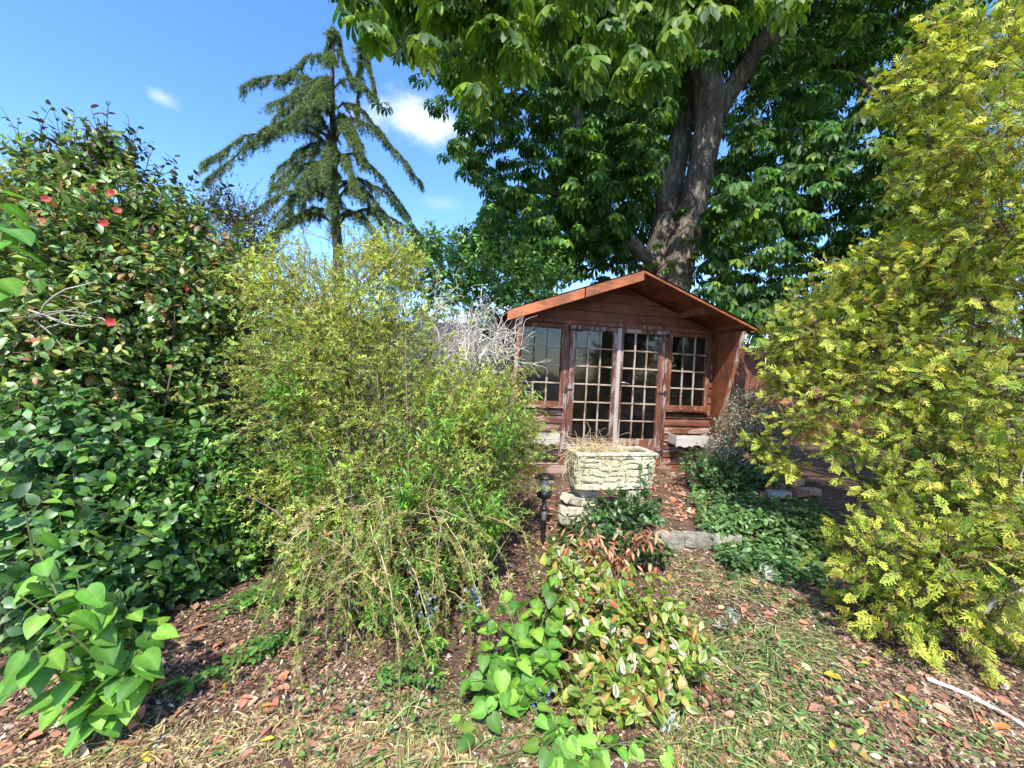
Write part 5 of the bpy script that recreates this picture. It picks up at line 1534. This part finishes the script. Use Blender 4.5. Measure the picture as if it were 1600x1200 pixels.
# scattered seedlings everywhere
n = 660
x, y = poly_pts([(0, 1195), (0, 1110), (250, 1000), (480, 890), (560, 1050), (700, 1100), (850, 1195)], 240)
x2, y2 = poly_pts([(1050, 850), (1120, 860), (1290, 960), (1380, 1080), (1600, 1180), (1600, 1199), (1060, 1199), (1110, 1000)], 300)
x3, y3 = poly_pts([(790, 780), (905, 800), (900, 900), (760, 960)], 120)
q = G(np.concatenate([x, x2, x3]), np.concatenate([y, y2, y3])); q[:, 2] += U(.006, .05, n)
k = vnoise(q * 2.6, 51) + U(-.4, .4, n) > .1; q = q[k]; n = len(q)
q4 = np.repeat(q, 4, 0) + rng.normal(0, .012, (n * 4, 3)); a = U(0, 2 * PI, n * 4)
s = Soup(); scatter(s, OVAL, q4, norm(np.stack([np.cos(a), np.sin(a), U(-.1, .5, n * 4)], -1)), norm(np.array([0, 0, 1.0]) + rng.normal(0, .3, (n * 4, 3))), U(.010, .036, n * 4), pick([(.13, .24, .06), (.2, .31, .09), (.09, .17, .045), (.28, .34, .14)], n * 4))
s.obj('weeds', M_SOFT, None, kind='stuff')['label'] = 'small green weeds dotted over the bark and grass'

# ------------------------------------------------------------------ litter: bark chips, fallen leaves, grass
CHIP = (np.array([(-.5, -.18, 0), (.12, -.26, .05), (.5, .06, 0), (-.05, .24, .06)], float), np.array([(0, 1, 3), (1, 2, 3)]), np.zeros(4))
def litter(name, label, polys, cols, size, lift=.006, tilt=.35, T=CHIP, mat=M_DRY, extra=0, wts=None):
    xs, ys = [], []
    for poly, n in polys:
        x, y = poly_pts(poly, n); xs.append(x); ys.append(y)
    q = G(np.concatenate(xs), np.concatenate(ys))
    if extra:
        e = np.stack([U(-4, 6.5, extra), U(.5, 5.5, extra), np.zeros(extra)], -1); e[:, 2] = gz(e[:, 0], e[:, 1]); q = np.concatenate([q, e])
    n = len(q); q[:, 2] += U(.001, lift, n)
    a = U(0, 2 * PI, n)
    s = Soup(); scatter(s, T, q, np.stack([np.cos(a), np.sin(a), rng.normal(0, tilt * .5, n)], -1), norm(np.array([0, 0, 1.0]) + rng.normal(0, tilt, (n, 3))), U(size[0], size[1], n) * np.exp(rng.normal(0, .25, n)), pick(cols, n, wts, .28))
    o = s.obj(name, mat, None, False, kind='stuff'); o['label'] = label
    return o
LOWL = [(0, 1199), (0, 1080), (230, 980), (480, 860), (560, 1000), (640, 1060), (760, 1100), (900, 1199)]
RIGHT = [(1040, 840), (1140, 850), (1290, 950), (1350, 1000), (1600, 1100), (1600, 1199), (1040, 1199), (1110, 1000)]
PATIO = [(1000, 760), (1000, 815), (1140, 812), (1130, 740), (1030, 738)]
litter('bark_chips', 'brown and tan bark chips covering the paths and beds', [(LOWL, 15000), (RIGHT, 14000), (PATIO, 3800), ([(480, 860), (1040, 860), (1040, 1199), (480, 1199)], 6000), ([(700, 735), (1010, 735), (1010, 860), (700, 860)], 4500), ([(1280, 745), (1600, 745), (1600, 1100), (1350, 1000)], 6000), ([(800, 780), (1140, 830), (1140, 930), (780, 930)], 4500)],
       [(.27, .175, .115), (.18, .11, .07), (.40, .29, .205), (.11, .066, .042), (.56, .45, .35), (.31, .175, .105)], (.008, .028), .012, extra=13000, wts=(4, 5, 2, 4, 1, 3))
CRUMB = (np.array([(-.5, -.2, 0), (.5, -.1, .06), (0, .35, .1)], float), np.array([(0, 1, 2)]), np.zeros(3))
litter('fine_debris', 'fine woody debris and crumbs of bark between the chips', [(LOWL, 14000), (RIGHT, 14000), (PATIO, 4000), ([(480, 860), (1040, 860), (1040, 1199), (480, 1199)], 6000), ([(700, 735), (1140, 735), (1140, 930), (700, 930)], 6000)], [(.2, .13, .085), (.12, .075, .05), (.3, .22, .15), (.42, .34, .25), (.08, .05, .035)], (.004, .011), .006, .5, CRUMB)
litter('fallen_leaves', 'curled brown fallen leaves scattered over the ground', [(LOWL, 380), (RIGHT, 420), (PATIO, 620), ([(760, 745), (1000, 745), (1000, 860), (760, 860)], 500)], [(.36, .19, .11), (.46, .29, .18), (.28, .13, .08), (.5, .2, .12)], (.03, .055), .02, .4, OVAL)
litter('bright_leaves', 'few bright yellow and orange fallen leaves on the ground', [(LOWL, 14), (RIGHT, 22)], [(.6, .42, .05), (.55, .2, .06)], (.035, .055), .03, .3, OVAL)
def grass(name, label, polys, hgt, cols, lean, width=.0022):
    xs, ys = [], []
    for poly, n in polys:
        x, y = poly_pts(poly, n); xs.append(x); ys.append(y)
    q = G(np.concatenate(xs), np.concatenate(ys)); n = len(q)
    k = vnoise(q * 3.5, 61) + U(-.5, .5, n) > -.05; q = q[k]; n = len(q)
    a = U(0, 2 * PI, n)
    d = np.stack([np.cos(a) * lean, np.sin(a) * lean, U(.25, 1, n)], -1)
    pa = grow(q, d, U(hgt[0], hgt[1], n), 5, .28, .08)
    pa[..., 2] = np.maximum(pa[..., 2], gz(pa[..., 0], pa[..., 1]) + .002)
    # flat blades
    t = norm(np.gradient(pa, axis=1)); sdv = norm(np.cross(t, np.array([0, 0, 1.0]) + rng.normal(0, .5, (n, 1, 3))))
    wd = (width * np.array([1, 1, .85, .6, .05]))[None, :, None] * U(.7, 1.4, (n, 1, 1))
    V = np.stack([pa - sdv * wd, pa + sdv * wd], 2).reshape(-1, 3)
    f = []
    for i in range(4): f += [(2 * i, 2 * i + 1, 2 * i + 3), (2 * i, 2 * i + 3, 2 * i + 2)]
    f = np.array(f)[None] + (np.arange(n) * 10)[:, None, None]
    s = Soup(); s.add(V, f.reshape(-1, 3), np.repeat(pick(cols, n, None, .2), 10, 0)); o = s.obj(name, M_DRY, None, True, kind='stuff'); o['label'] = label
grass('dry_grass', 'short dry yellow grass at the near edge of the garden', [([(0, 1199), (60, 1175), (250, 1135), (420, 1120), (640, 1135), (760, 1199)], 3400), ([(1040, 1199), (1040, 1060), (1110, 1020), (1230, 1080), (1300, 1199)], 3500)], (.03, .085), [(.44, .35, .15), (.33, .25, .10), (.28, .27, .09), (.5, .41, .22)], .8)
grass('green_grass', 'sparse green grass blades between bark chips and ground cover', [([(1040, 1199), (1090, 980), (1050, 850), (1130, 850), (1280, 960), (1320, 1100), (1350, 1199)], 6000), ([(600, 1199), (560, 1080), (900, 1080), (900, 1199)], 900)], (.06, .2), [(.12, .2, .05), (.2, .26, .08), (.09, .15, .04), (.34, .33, .14)], 1.1)
grass('cut_grass', 'loose cut grass and straw strewn over the bed by the step', [([(1045, 845), (1130, 845), (1280, 980), (1200, 1000), (1060, 990)], 2600), (RIGHT, 2200)], (.08, .25), [(.36, .34, .16), (.26, .27, .12), (.45, .38, .2)], 2.2, .0016)
